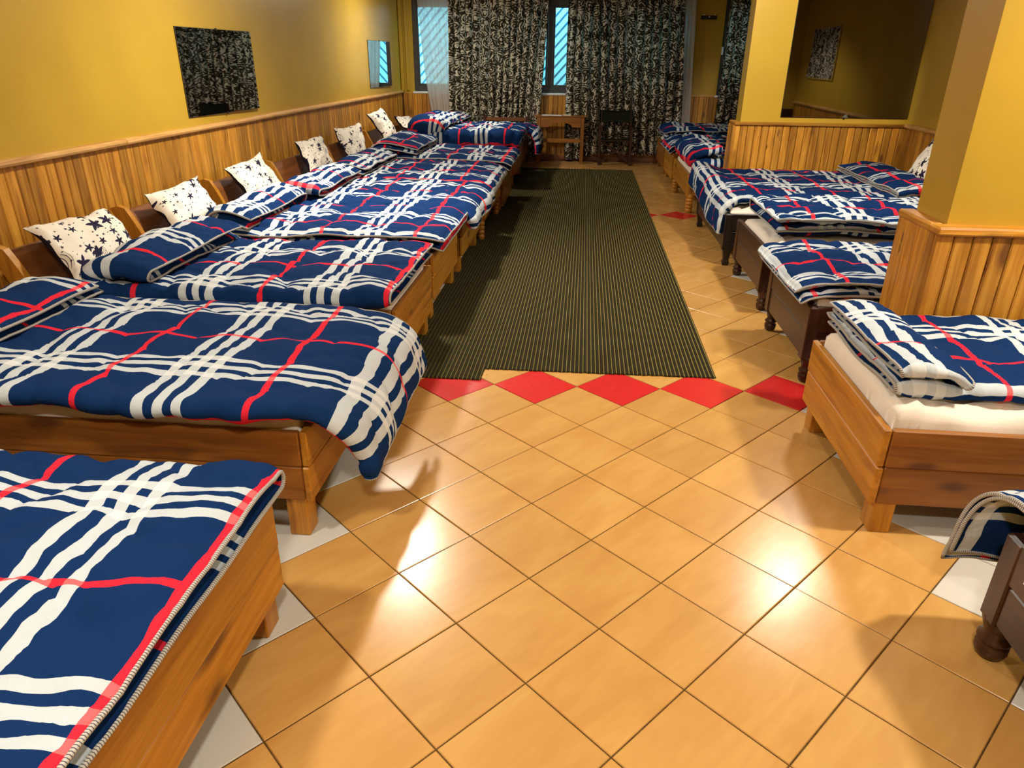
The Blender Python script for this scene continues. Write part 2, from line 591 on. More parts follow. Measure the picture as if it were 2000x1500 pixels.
def sheer_mat():
    m, nt, b = new_mat('white_sheer', 0.9, 0.05)
    b.inputs['Base Color'].default_value = (0.66, 0.60, 0.54, 1)
    out = nt.nodes['Material Output']
    tr = nd(nt, 'ShaderNodeBsdfTranslucent'); tr.inputs['Color'].default_value = (0.42, 0.36, 0.32, 1)
    tp = nd(nt, 'ShaderNodeBsdfTransparent')
    mx = nd(nt, 'ShaderNodeMixShader'); mx.inputs[0].default_value = 0.35
    mx2 = nd(nt, 'ShaderNodeMixShader'); mx2.inputs[0].default_value = 0.14
    nt.links.new(b.outputs[0], mx.inputs[1]); nt.links.new(tr.outputs[0], mx.inputs[2])
    nt.links.new(mx.outputs[0], mx2.inputs[1]); nt.links.new(tp.outputs[0], mx2.inputs[2])
    nt.links.new(mx2.outputs[0], out.inputs['Surface'])
    return m


M_SHEER = sheer_mat()


def glass_mat():
    m = bpy.data.materials.new('window_glass'); m.use_nodes = True
    nt = m.node_tree; nt.nodes.clear()
    out = nd(nt, 'ShaderNodeOutputMaterial'); tp = nd(nt, 'ShaderNodeBsdfTransparent'); gl = nd(nt, 'ShaderNodeBsdfGlossy')
    tp.inputs['Color'].default_value = (0.9, 0.97, 0.97, 1); gl.inputs['Roughness'].default_value = 0.02
    mx = nd(nt, 'ShaderNodeMixShader'); mx.inputs[0].default_value = 0.06
    nt.links.new(tp.outputs[0], mx.inputs[1]); nt.links.new(gl.outputs[0], mx.inputs[2]); nt.links.new(mx.outputs[0], out.inputs['Surface'])
    return m


M_GLASS = glass_mat()


def rug_mat():
    m, nt, b = new_mat('ribbed_olive_rug', 0.95, 0.05)
    v, r = objvec(nt, False)
    sep = nd(nt, 'ShaderNodeSeparateXYZ'); nt.links.new(v, sep.inputs[0])
    f = mth(nt, 'FRACT', mth(nt, 'DIVIDE', mth(nt, 'ADD', sep.outputs[0], 10.0), 0.0245))
    line = mth(nt, 'LESS_THAN', mth(nt, 'ABSOLUTE', mth(nt, 'SUBTRACT', f, 0.5)), 0.075)
    n = noise(nt, mapping(nt, v, (60, 18, 60)), 1.0, 2)
    dk = mixc(nt, n, (0.020, 0.018, 0.009), (0.042, 0.036, 0.018))
    yl = mixc(nt, n, (0.20, 0.155, 0.042), (0.36, 0.28, 0.08))
    nt.links.new(mixc(nt, line, dk, yl), b.inputs['Base Color'])
    bump(nt, b, n, 0.4, 0.004)
    return m


M_RUG = rug_mat()
M_SHEETMETAL = plain('cyan_corrugated_sheet', (0.42, 0.86, 0.92), 0.5, 0.3)
M_SHEETRIB = plain('blue_sheet_groove', (0.02, 0.24, 0.42), 0.6, 0.2)

# ------------------------------------------------------------------ room shell
XL, XR, YF, YB = -2.82, 3.80, 9.75, -5.0
ROT = math.radians(-3.0)      # the diagonal tiles are laid three degrees off the walls
DG = 0.466
FX0 = Matrix.Rotation(math.radians(-3.0), 3, 'Z')


def tile_to_room(X, Y):
    x, y = X * DG, Y * DG
    ca, sa = math.cos(math.radians(3.0)), math.sin(math.radians(3.0))
    return x * ca - y * sa, x * sa + y * ca


fl = struct(obj('floor', MB().quadbox((XL - .1, YB - .1, -0.2), (XR + .1, YF + .1, -0.0035)), M_GROUT))


def tile_mesh(mat):
    h = DG / math.sqrt(2) / 2 - 0.0022
    mb = MB(); c = 0.0022; z0, z1 = -0.006, 0.0
    ring = lambda q, z: [(-q, -q, z), (q, -q, z), (q, q, z), (-q, q, z)]
    mb.v = ring(h, z0) + ring(h, z1 - c) + ring(h - c, z1)
    for k in range(4):
        j = (k + 1) % 4
        mb.f += [(k, j, 4 + j, 4 + k), (4 + k, 4 + j, 8 + j, 8 + k)]
    mb.f.append((8, 9, 10, 11))
    return mb


TM = {k: tile_mesh(m).mesh('tile', m) for k, m in (('a', M_TILE), ('r', M_TRED), ('w', M_TWHITE))}
cand = []
for i in range(-30, 31):
    for par in (0, 1):
        for j in range(-26, 50):
            X, Y = (i + 0.5, j) if par == 0 else (i, j + 0.5)
            x, y = tile_to_room(X, Y)
            if not (XL + .02 < x < XR - .02 and YB + .02 < y < YF - .02):
                continue
            k = 'a'
            if abs(Y) < 1e-6 or abs(Y - 10.5) < 1e-6:
                k = 'r'
            if X <= -1.4 or (X >= 4.4 and Y < 5.2) or X > 5.2 or (X > 3.9 and Y < 0):
                k = 'w'
            u, v, w = pix(x, y, 0)
            inrug = (-0.42 < x < 1.05 and 0.35 < y < 8.2)
            vis = w > 0.3 and -150 < u < 2150 and -100 < v < 1750 and not inrug and -1.15 < x < 2.5
            cand.append((not vis, (x - CAM.x) ** 2 + (y - CAM.y) ** 2, x, y, k))
cand.sort()
rest = MB(); rest_mi = []
base_rot = math.radians(3.0) + PI / 4
for n, (nv, d, x, y, k) in enumerate(cand):
    if n < 298 and not nv:
        o = link('tile', TM[k], fl, (x, y, random.uniform(-0.0006, 0.0004)))
        o.rotation_euler = (0, 0, base_rot)
    else:
        t = tile_mesh(None); b0 = len(rest.v)
        c, s_ = math.cos(base_rot), math.sin(base_rot)
        rest.v += [(x + c * a - s_ * b_, y + s_ * a + c * b_, z) for a, b_, z in t.v]
        rest.f += [tuple(q + b0 for q in f) for f in t.f]
        rest_mi += [{'a': 0, 'r': 1, 'w': 2}[k]] * len(t.f)
rest.mi = rest_mi
rt = obj('tiles_beyond', rest, [M_TILE, M_TRED, M_TWHITE], fl)
rt.name = 'tile_field'; rt['kind'] = 'stuff'

struct(obj('ceiling', MB().quadbox((XL - .1, YB - .1, CEIL), (XR + .1, YF + .1, CEIL + .1)), M_CEIL))
wl = struct(obj('wall_left', MB().quadbox((XL - .15, YB - .1, 0), (XL, YF + .15, CEIL)), M_WALL))
wr = struct(obj('wall_right', MB().quadbox((XR, YB - .1, 0), (XR + .15, YF + .15, CEIL)), M_WALL))
wb = struct(obj('wall_back', MB().quadbox((XL, YB - .15, 0), (XR, YB, CEIL)), M_WALL))
# far wall: solid under the sills, lintel above, piers between the two windows
w1a, w1b, w2a, w2b, zs, zt = -2.58, 2.06, 2.66, 3.4, 1.09, 2.56
mb = MB()
mb.quadbox((XL, YF, 0), (XR, YF + .15, zs)); mb.quadbox((XL, YF, zt), (XR, YF + .15, CEIL))
for a, b_ in ((XL, w1a), (w1b, w2a), (w2b, XR)):
    mb.quadbox((a, YF, zs), (b_, YF + .15, zt))
wf = struct(obj('wall_far', mb, M_WALL))


def plank_mesh(w, h, d, axis):
    """a tongue-and-groove board standing on z=0, its face w wide looking along -axis side, long edges chamfered"""
    c = 0.006; mb = MB()
    poly = [(-w / 2, 0), (-w / 2, d - c), (-w / 2 + c, d), (w / 2 - c, d), (w / 2, d - c), (w / 2, 0)]
    mb.prism(poly, 2, 0, h)
    return mb.mesh('plank', wd('pine', 2))


PWT = 0.083
PMESH = {}


def planks(parent, start, end, z0, h, pw=PWT, face=(0, -1)):
    """boards from start to end (2-D), facing the 2-D direction `face`"""
    s = Vector(start); e = Vector(end); L = (e - s).length
    n = max(1, round(L / pw)); w = L / n
    key = (round(w, 4), round(h, 3))
    if key not in PMESH:
        PMESH[key] = plank_mesh(w - 0.0042, h, 0.015, 0)
    ang = math.atan2(face[1], face[0]) - PI / 2
    for k in range(n):
        p = s + (e - s) * ((k + 0.5) / n)
        o = link('plank', PMESH[key], parent, (p.x + face[0] * random.uniform(0, .002), p.y + face[1] * random.uniform(0, .002), z0))
        o.rotation_euler = (0, 0, ang)


def rail(parent, a, b, z, face, depth=0.045, height=0.04, name='dado_rail', kind='lightpine'):
    """a bull-nosed cap rail from a to b"""
    ax = 0 if abs(face[1]) > 0.5 else 1
    sg = face[1] if ax == 0 else face[0]
    base = a[1] if ax == 0 else a[0]
    prof = [(0, 0), (depth * .72, 0), (depth * .9, height * .16), (depth, height * .45), (depth * .92, height * .8), (depth * .7, height), (0, height)]
    mb = MB()
    mb.prism([(base + sg * d, z + q) for d, q in prof], ax, a[ax], b[ax])
    return obj(name, mb, wd(kind, ax), parent)


obj('panel_core', MB().quadbox((XL, YB, 0), (XL + .003, YF, 1.09)), wd('dark', 2), wl)
obj('panel_core', MB().quadbox((XL, YF - .003, .09), (XR, YF, 1.085)), wd('dark', 2), wf)
obj('panel_core', MB().quadbox((XR - .003, YB, 0), (XR, YF, 1.0)), wd('dark', 2), wr)
# left wall: boards and a cap rail in joined lengths
planks(wl, (XL, YB), (XL, YF), 0.0, 1.09, face=(1, 0))
for a, b_ in ((YB, 1.36), (1.364, 3.9), (3.904, 6.4), (6.404, YF)):
    rail(wl, (XL, a), (XL, b_), 1.09, (1, 0), 0.055, 0.042)
# far wall boards
planks(wf, (XL + .03, YF), (XR, YF), 0.09, 1.0, face=(0, -1))
rail(wf, (w1b - .02, YF), (w2a, YF), 1.09, (0, -1), 0.03, 0.035)
b1 = struct(obj('baseboard_far', MB().box((XL, YF - .02, 0), (XR, YF, .09), .004), wd('brown', 0)))
# right wall boards between the partitions and beyond
planks(wr, (XR, YB), (XR, -0.26), 0.0, 1.0, face=(-1, 0)); rail(wr, (XR, YB), (XR, -0.26), 1.0, (-1, 0), 0.05, 0.04)
planks(wr, (XR, 0.21), (XR, 4.58), 0.0, 1.045, face=(-1, 0)); rail(wr, (XR, 0.21), (XR, 4.58), 1.045, (-1, 0), 0.045, 0.04)
planks(wr, (XR, 4.86), (XR, YF), 0.0, 1.045, face=(-1, 0)); rail(wr, (XR, 4.86), (XR, YF), 1.045, (-1, 0), 0.045, 0.04)

# the two partitions that stand out from the right wall
p1 = struct(obj('wall_partition', MB().quadbox((2.115, -0.175, 0), (XR, 0.155, CEIL)), M_WALL))
planks(p1, (2.053, -0.222), (XR, -0.222), 0, 0.965, face=(0, -1))
planks(p1, (2.068, 0.195), (2.068, -0.222), 0, 0.965, pw=0.09, face=(-1, 0))
obj('panel_core', MB().quadbox((2.07, -0.22, 0.0), (XR, 0.19, 0.962)), wd('dark', 2), p1)
obj('dado_rail', MB().box((2.045, -0.262, 0.963), (XR, -0.165, 1.002), .009), wd('pine', 0), p1)
obj('dado_rail', MB().box((2.045, -0.164, 0.963), (2.125, 0.20, 1.002), .009), wd('pine', 1), p1)
p2 = struct(obj('wall_partition', MB().quadbox((2.095, 4.625, 0), (XR, 4.88, CEIL)), M_WALL))
p2.name = 'wall_partition.001'
planks(p2, (2.025, 4.6), (XR, 4.6), 0, 1.045, pw=0.075, face=(0, -1))
planks(p2, (2.04, 4.9), (2.04, 4.6), 0, 1.045, pw=0.075, face=(-1, 0))
obj('panel_core', MB().quadbox((2.045, 4.605, 0.0), (XR, 4.9, 1.04)), wd('dark', 2), p2)
obj('dado_rail', MB().box((2.03, 4.565, 1.045), (XR, 4.63, 1.078), .007), wd('pine', 0), p2)
obj('dado_rail', MB().box((2.03, 4.631, 1.045), (2.10, 4.9, 1.078), .007), wd('pine', 1), p2)

# corner trim at the far left, beside the window
struct(obj('trim_1', MB().box((XL + .01, YF - .05, 1.13), (XL + .07, YF, 2.85), .008), M_WALL))
struct(obj('trim_2', MB().box((XL + .105, YF - .04, 1.13), (XL + .15, YF, 2.85), .008), M_WALL))

# ------------------------------------------------------------------ windows and what is outside
def window(name, xa, xb, mull):
    mb = MB(); y0, y1 = YF + .02, YF + .09
    mb.box((xa, y0, zs + .03), (xa + .07, y1, zt)); mb.box((xb - .07, y0, zs + .03), (xb, y1, zt))
    mb.box((xa + .07, y0, zs + .03), (xb - .07, y1, zs + .13)); mb.box((xa + .07, y0, zt - .09), (xb - .07, y1, zt))
    fr = struct(obj(name, mb, M_FRAME))
    for x in mull:
        obj('mullion', MB().box((x - .045, y0 - .012, zs + .13), (x + .045, y1 - .004, zt - .09)), M_FRAME, fr)
    ed = [xa + .07] + [q for x in mull for q in (x - .045, x + .045)] + [xb - .07]
    for k in range(0, len(ed), 2):
        obj('sash', (MB().box((ed[k], y0 + .01, zs + .13), (ed[k] + .03, y1 - .012, zt - .09)).box((ed[k + 1] - .03, y0 + .01, zs + .13), (ed[k + 1], y1 - .012, zt - .09))
                     .box((ed[k] + .03, y0 + .01, zs + .13), (ed[k + 1] - .03, y1 - .012, zs + .16)).box((ed[k] + .03, y0 + .01, zt - .12), (ed[k + 1] - .03, y1 - .012, zt - .09))), M_FRAME, fr)
        obj('pane', MB().quadbox((ed[k] + .02, YF + .052, zs + .14), (ed[k + 1] - .02, YF + .056, zt - .1)), M_GLASS, fr)
    obj('sill', MB().box((xa - .03, YF - .035, zs - .005), (xb + .03, YF + .03, zs + .03), .006), M_SILL, fr)
    return fr


win1 = window('window_1', w1a, w1b, (-1.25, -0.20, 0.95))
win2 = window('window_2', w2a, w2b, ())
obj('latch', MB().box((w2a + .002, YF - .012, 1.75), (w2a + .03, YF + .03, 1.87), .006), M_WHITEP, win2)

# corrugated sheets standing outside the window, ribs running diagonally
cs = thing('corrugated_fence', 'cyan corrugated metal sheeting with diagonal ribs outside the far window', 'fence', (0, 11.1, 0))
obj('backing_sheet', MB().quadbox((-3.2, 0.02, 0.0), (4.2, 0.04, 3.6)), M_SHEETRIB, cs)
mb = MB()
step, rw = 0.118, 0.082
th = math.radians(47)
dx, dz = math.cos(th), math.sin(th)
k = -60
for k in range(-60, 80):
    z00 = k * step / math.cos(th)
    # the strip z = z00 + x*tan, clipped to the sheet
    t = math.tan(th); w = rw / math.cos(th)
    pts = []
    xs = [-3.2, 4.2] + [(q - z00) / t for q in (0, 3.6)] + [(q - z00 - w) / t for q in (0, 3.6)]
    poly = [(-3.2, z00 - 3.2 * t), (4.2, z00 + 4.2 * t), (4.2, z00 + 4.2 * t + w), (-3.2, z00 - 3.2 * t + w)]

    def clip(poly, lim, up):
        out = []
        for a, b_ in zip(poly, poly[1:] + poly[:1]):
            ia = (a[1] <= lim) if up else (a[1] >= lim); ib = (b_[1] <= lim) if up else (b_[1] >= lim)
            if ia:
                out.append(a)
            if ia != ib:
                f = (lim - a[1]) / (b_[1] - a[1]); out.append((a[0] + f * (b_[0] - a[0]), lim))
        return out
    poly = clip(clip(poly, 3.6, True), 0.0, False)
    if len(poly) >= 3:
        mb.prism(poly, 1, -0.012, 0.02)
ribs = obj('corrugation', mb, M_SHEETMETAL, cs)
struct(obj('ground_outside', MB().quadbox((-6, YF + .15, -.25), (7, 16, -.05)), plain('outside_ground', (0.3, 0.3, 0.28), 0.9)))

# ------------------------------------------------------------------ mirrors
def mirror(label, lo, hi, face, group=None, cat='mirror', mat=None):
    t = thing('wall_mirror', label, cat, ((lo[0] + hi[0]) / 2, (lo[1] + hi[1]) / 2, lo[2]), group)
    c = t.location
    L = tuple(a - b for a, b in zip(lo, c)); H = tuple(a - b for a, b in zip(hi, c))
    ax = 0 if face[0] else 1
    sg = face[ax]
    a, b_ = list(L), list(H)
    obj('backing', MB().box(a, b_, 0.001), M_MDARK, t)
    g0, g1 = list(L), list(H)
    o = 1 - ax
    g0[o] += .004; g1[o] -= .004; g0[2] += .004; g1[2] -= .004
    if sg > 0:
        g0[ax] = H[ax]; g1[ax] = H[ax] + .002
    else:
        g1[ax] = L[ax]; g0[ax] = L[ax] - .002
    obj('mirror_glass', MB().quadbox(g0, g1), mat or M_MIRROR, t)
    # four small clips
    for f in (0.5,):
        for z in (L[2], H[2]):
            p = [0, 0, z]; p[o] = L[o] + (H[o] - L[o]) * f; p[ax] = (H[ax] if sg > 0 else L[ax])
            mbc = MB(); e = [.008, .008, .008]
            mbc.box([q - w_ for q, w_ in zip(p, e)], [q + w_ for q, w_ in zip(p, e)], .002)
            obj('clip', mbc, M_BLACKM, t)
    return t


mr1 = mirror('square frameless mirror on the mustard wall reflecting the dark curtain and chair back', (XL, 2.34, 1.20), (XL + .008, 3.66, 1.88), (1, 0))
mr1.rotation_euler = (0, 0, math.radians(-1.25)); mr1.location.x += .0145
mr2 = mirror('narrow frameless mirror near the far corner, reflecting the bright window and sheer', (XL, 7.76, 1.235), (XL + .008, 8.98, 1.895), (1, 0))
mr2.rotation_euler = (0, 0, math.radians(-1.0)); mr2.location.x += .0108
mirror('large wall mirror above the boarded partition, reaching into the corner', (2.50, 4.613, 1.13), (XR - .012, 4.625, 2.78), (0, -1), mat=M_MIRROR2)
w3 = struct(obj('window_3', MB().box((XR - .02, .66, 1.425), (XR, .685, 2.115)).box((XR - .02, 1.895, 1.425), (XR, 1.92, 2.115)).box((XR - .02, .685, 1.425), (XR, 1.895, 1.445)).box((XR - .02, .685, 2.095), (XR, 1.895, 2.115)), M_WALL))

# ------------------------------------------------------------------ rug
def build_rug():
    x0, x1, y0, y1 = -0.62, 1.275, 0.03, 8.62
    rib = 0.01225
    n = int((x1 - x0) / rib)
    xs = []
    for k in range(n):
        xs += [(x0 + k * rib, 0.005), (x0 + (k + .35) * rib, 0.0095), (x0 + (k + .65) * rib, 0.0095)]
    xs.append((x0 + n * rib, 0.005))
    r = random.Random(3)
    near = {}
    V = []; F = []
    a = len(xs)
    rows = [None] * 6
    for q, (x, h) in enumerate(xs):
        nx = (0.205 + (x - 0) * 0.014) if x > -0.085 else 0.035 + 0.02 * (x + .6)
        nx += r.uniform(-.007, .005)
        if -0.085 < x < -0.05:
            nx += r.uniform(-.03, .02)
        ys = [nx, nx + .03, 2.5, 5.5, y1 - .02, y1 + r.uniform(-.004, .004)]
        for j, y in enumerate(ys):
            bend = 0.006 * math.sin(y * 1.1) * 0
            V.append((x + bend, y, h))
    m = 6
    for q in range(a - 1):
        for j in range(m - 1):
            F.append((q * m + j, (q + 1) * m + j, (q + 1) * m + j + 1, q * m + j + 1))
    # underside and skirts
    base = len(V)
    V += [(v[0], v[1], 0.0008) for v in V]
    for q in range(a - 1):
        F.append((base + q * m, base + q * m + m - 1, base + (q + 1) * m + m - 1, base + (q + 1) * m))
        F.append((q * m, base + q * m, base + (q + 1) * m, (q + 1) * m))
        F.append((q * m + m - 1, (q + 1) * m + m - 1, base + (q + 1) * m + m - 1, base + q * m + m - 1))
    for q in (0, a - 1):
        for j in range(m - 1):
            F.append((q * m + j, q * m + j + 1, base + q * m + j + 1, base + q * m + j))
    mb = MB(); mb.v = V; mb.f = F
    o = obj('runner_rug', mb, M_RUG)
    tag(o, 'long dark ribbed runner rug with thin yellow stripes between the bed rows', 'rug')
    # loose threads on the torn corner
    fr = MB()
    for k in range(26):
        if k < 14:
            x = r.uniform(-.11, -.05); y = r.uniform(.04, .19)
        else:
            x = r.uniform(-.05, 1.27); y = 0.205 + x * .014
        a_ = r.uniform(0, 2 * PI); l = r.uniform(.01, .03)
        fr.tube([(x, y, .006), (x + l * .5 * math.cos(a_), y - l * .5, .004), (x + l * math.cos(a_), y - l * .8, .002)], .0008, 3)
    f = obj('frayed_threads', fr, M_RUG, o)
    f['kind'] = 'stuff'
    return o


build_rug()

# ------------------------------------------------------------------ beds
def turned(h, r, cx, cy, n=14):
    p = [(r * .55, 0), (r * .8, h * .05), (r * .95, h * .16), (r * .95, h * .26), (r * .72, h * .30), (r * .98, h * .36), (r * .98, h * .40), (r * .66, h * .46),
         (r * .8, h * .58), (r * 1.0, h * .74), (r * 1.0, h * .82), (r * .7, h * .88), (r * .95, h * .93), (r * .95, h)]
    return MB().lathe(p, cx, cy, n)


def ringed(h, r, cx, cy, n=12):
    p = [(r * .6, 0), (r * .85, h * .03)]
    k = 5
    for i in range(k):
        a = h * (.06 + .9 * i / k); b_ = h * (.06 + .9 * (i + 1) / k)
        p += [(r * .78, a), (r, a + (b_ - a) * .25), (r, a + (b_ - a) * .75), (r * .78, b_ - .002)]
    p += [(r * .95, h)]
    return MB().lathe(p, cx, cy, n)


def tapered(h, r, cx, cy):
    mb = MB(); q = r * .55
    b = len(mb.v)
    for s_, z in ((q, 0.0), (q * 1.25, .03), (q * .95, .05), (r, h)):
        mb.v += [(cx - s_, cy - s_, z), (cx + s_, cy - s_, z), (cx + s_, cy + s_, z), (cx - s_, cy + s_, z)]
    for i in range(3):
        for k in range(4):
            j = (k + 1) % 4
            mb.f.append((i * 4 + k, i * 4 + j, i * 4 + 4 + j, i * 4 + 4 + k))
    mb.f += [(3, 2, 1, 0), (12, 13, 14, 15)]
    return mb


def make_bed(label, xf, y0, y1, side, wk='honey', zt=0.455, zb=0.14, legs='square', L=2.02, foot='planks', head=True, hk='brown', group=None, matt=True, mz=0.5,
             matlabel=None, legr=0.04, seam=0.5):
    """xf: x of the foot face; side -1 = head towards the left wall, +1 = towards the right wall"""
    W_ = y1 - y0
    t = thing('bed', label, 'bed', (xf, (y0 + y1) / 2, 0), group)
    X = lambda lx: side * lx
    Y0, Y1 = -W_ / 2, W_ / 2
    zm = zb + (zt - zb) * seam
    th_ = 0.028

    def bx(a, b_, c=.004):
        return MB().box(a, b_, c)
    # foot boards
    if foot == 'planks':
        obj('foot_plank', bx((X(0), Y0 + .003, zm + .002), (X(th_), Y1 - .003, zt), .005), wd(wk, 1), t)
        obj('foot_plank', bx((X(0.004), Y0, zb), (X(th_ + .002), Y1, zm), .005), wd(wk, 1), t)
    elif foot == 'scroll':
        n = 24; poly = []
        for k in range(n + 1):
            f = k / n; y = Y0 + W_ * f
            e = min(f, 1 - f) / 0.22
            z = zt + (0.10 * (1 + math.cos(PI * min(1, e))) / 2)
            poly.append((y, z))
        poly += [(Y1, zb), (Y0, zb)]
        obj('footboard', MB().prism(poly, 0, X(0.0), X(.03)), wd(wk, 1), t)
    # side rails
    for yy, nm in ((Y0, 'side_rail'), (Y1 - th_, 'side_rail')):
        obj(nm, bx((X(th_ + .003), yy, zm + .002), (X(L), yy + th_, zt), .005), wd(wk if wk != 'honey' else 'redpine', 0), t)
        obj(nm, bx((X(th_ + .005), yy + .003, zb), (X(L), yy + th_ + .002 if yy < 0 else yy + th_ - .003, zm), .005), wd(wk if wk != 'honey' else 'redpine', 0), t)
    # slats under the mattress, kept as one board deck of separate laths
    for k in range(9):
        xx = .12 + k * (L - .24) / 8
        obj('bed_slat', bx((X(xx - .035), Y0 + th_ + .004, zb + .06), (X(xx + .035), Y1 - th_ - .004, zb + .08), .002), wd('honey', 1), t)
    # legs
    for lx in (.075, L - .075):
        for yy in (Y0 + .055, Y1 - .055):
            if legs == 'square':
                m_ = bx((X(lx) - legr, yy - legr, 0), (X(lx) + legr, yy + legr, zt - .03), .004); sm = False
                m_ = MB().box((X(lx) - legr, yy - legr * 1.1, 0), (X(lx) + legr, yy + legr * 1.1, zb + .1), .004)
            elif legs == 'turned':
                hh = zb + .035
                m_ = turned(hh, legr, X(lx - .03), yy - math.copysign(.02, yy) * -1); sm = True
            elif legs == 'ringed':
                m_ = ringed(zb + .02, legr, X(lx - .03), yy + math.copysign(.02, yy)); sm = True
            else:
                m_ = tapered(zb + .05, legr, X(lx - .03), yy + math.copysign(.02, yy)); sm = False
            obj('leg', m_, wd(wk, 2), t, smooth=legs in ('turned', 'ringed'))
    # posts at the foot corners on some beds
    if legs in ('turned', 'tapered', 'ringed'):
        for yy in (Y0, Y1):
            s_ = -1 if yy < 0 else 1
            a, b_ = sorted((yy - s_ * .075, yy + s_ * .001))
            obj('corner_block', bx((X(-.004), a, zb - .01), (X(.07), b_, zt - .004 if foot == 'planks' else zt + .10), .006), wd(wk, 2), t)
    # headboard: two posts with a swept front edge and a panel between them
    if head:
        def hx(z):      # front edge of the post
            f = max(0, min(1, (z - .35) / .40))
            return L - .02 + .16 * f ** 1.6
        for yy in (Y0 - .002, Y1 - .045 + .002):
            poly = []
            zz = [.0, .2, .35, .42, .49, .56, .62, .68, .715]
            for z in zz:
                poly.append((X(hx(z)), z))
            poly.append((X(hx(.73) + .04), .73)); poly.append((X(hx(.72) + .10), .715))
            for z in reversed(zz[:-1]):
                poly.append((X(hx(z) + .11 - .01 * (z < .2)), z))
            ps = obj('headboard_post', MB().prism(poly, 1, yy, yy + .045), wd('honey', 2), t)
        poly = []
        for z in (.30, .40, .48, .56, .63, .69):
            poly.append((X(hx(z) + .035), z))
        for z in (.69, .63, .56, .48, .40, .30):
            poly.append((X(hx(z) + .062), z))
        obj('headboard_panel', MB().prism(poly, 1, Y0 + .047, Y1 - .047), wd(hk, 1), t)
    # mattress
    if matt:
        n1, n2, n3 = 54, 30, 6
        m0 = th_ + .012
        LX, LY = L - m0 - .03, W_ - 2 * th_ - .02
        zlo, zhi = zb + .082, mz
        P = []
        us = np.linspace(0, 1, n1); vs = np.linspace(0, 1, n2)
        # closed ring sections along the width: bottom, side, top, side
        ring = [(-.5, 0.0)] + [(-.5 - .0, f) for f in (.3, .6, .82)] + [(-.488, .95), (-.465, 1.0)]
        ring += [(-.465 + .93 * f, 1.0) for f in np.linspace(.05, .95, n2)] + [(.465, 1.0), (.488, .95)] + [(.5, f) for f in (.82, .6, .3)] + [(.5, 0.0)]
        ring = np.array(ring)
        seed = int(abs(xf * 100 + y0 * 1000)) + 3
        xs = np.concatenate([[0, 0, .002, .012], np.linspace(.03, .97, n1), [.988, .998, 1, 1]])
        sc_ = np.concatenate([[0, 1, 1, 1], np.ones(n1), [1, 1, 1, 0]])
        top = np.concatenate([[.55, .55, .9, .98], np.ones(n1), [.98, .9, .55, .55]])
        Pm = np.zeros((len(xs), len(ring), 3))
        for i, (xq, s1, tp) in enumerate(zip(xs, sc_, top)):
            yy = ring[:, 0] * LY * (1 if s1 else .02)
            zz = np.minimum(ring[:, 1], tp)
            if s1 == 0:
                zz = zz * 0 + .5
            Pm[i, :, 0] = (m0 + xq * LX)
            Pm[i, :, 1] = yy
            Pm[i, :, 2] = zlo + zz * (zhi - zlo)
        tm = np.clip((ring[:, 1] - .5) * 2, 0, 1)[None, :] * np.clip(top, 0, 1)[:, None] * sc_[:, None]
        wr_ = fnoise(Pm[:, :, 0] * 1.0, Pm[:, :, 1] * 1.0, seed, 1.6) * .006 + fnoise(Pm[:, :, 0] * .6, Pm[:, :, 1] * 2.2, seed + 1, 5) * .0025
        # gathers running out of the near foot corner
        ax_, ay_ = Pm[:, :, 0] - m0, Pm[:, :, 1] + LY / 2
        angp = np.arctan2(ay_, ax_ + .02); rad = np.hypot(ax_, ay_)
        wr_ += np.sin(angp * 22 + 2.4 * np.sin(rad * 6)) * .016 * np.exp(-((rad - .25) / .25) ** 2)
        Pm[:, :, 2] += wr_ * tm
        sd = np.clip((np.abs(ring[:, 0]) - .44) / .05, 0, 1)[None, :] * np.clip(ring[:, 1] * 1.6 - .2, 0, 1)[None, :] * sc_[:, None]
        fold = np.sin(ax_ * 30 - Pm[:, :, 2] * 75 + 2.5 * fnoise(ax_, Pm[:, :, 2], seed + 7, 1.2)) * np.exp(-(ax_ / .55) ** 2) + .6 * fnoise(ax_ * 1.0, Pm[:, :, 2] * 2, seed + 8, 3)
        Pm[:, :, 1] += np.sign(ring[:, 0])[None, :] * sd * fold * .0065
        Pm[:, :, 2] += sd * fold * .006 * (ring[:, 1] > .9)[None, :]
        Pm[:, :, 0] *= side
        me = grid_mesh('mattress', Pm, np.zeros(Pm.shape[:2] + (2,)), M_SHEET)
        o = link('mattress', me, None, (xf, (y0 + y1) / 2, 0))
        tag(o, matlabel or ('cream sheeted mattress in the ' + label), 'mattress', 'mattresses in the beds')
    return t


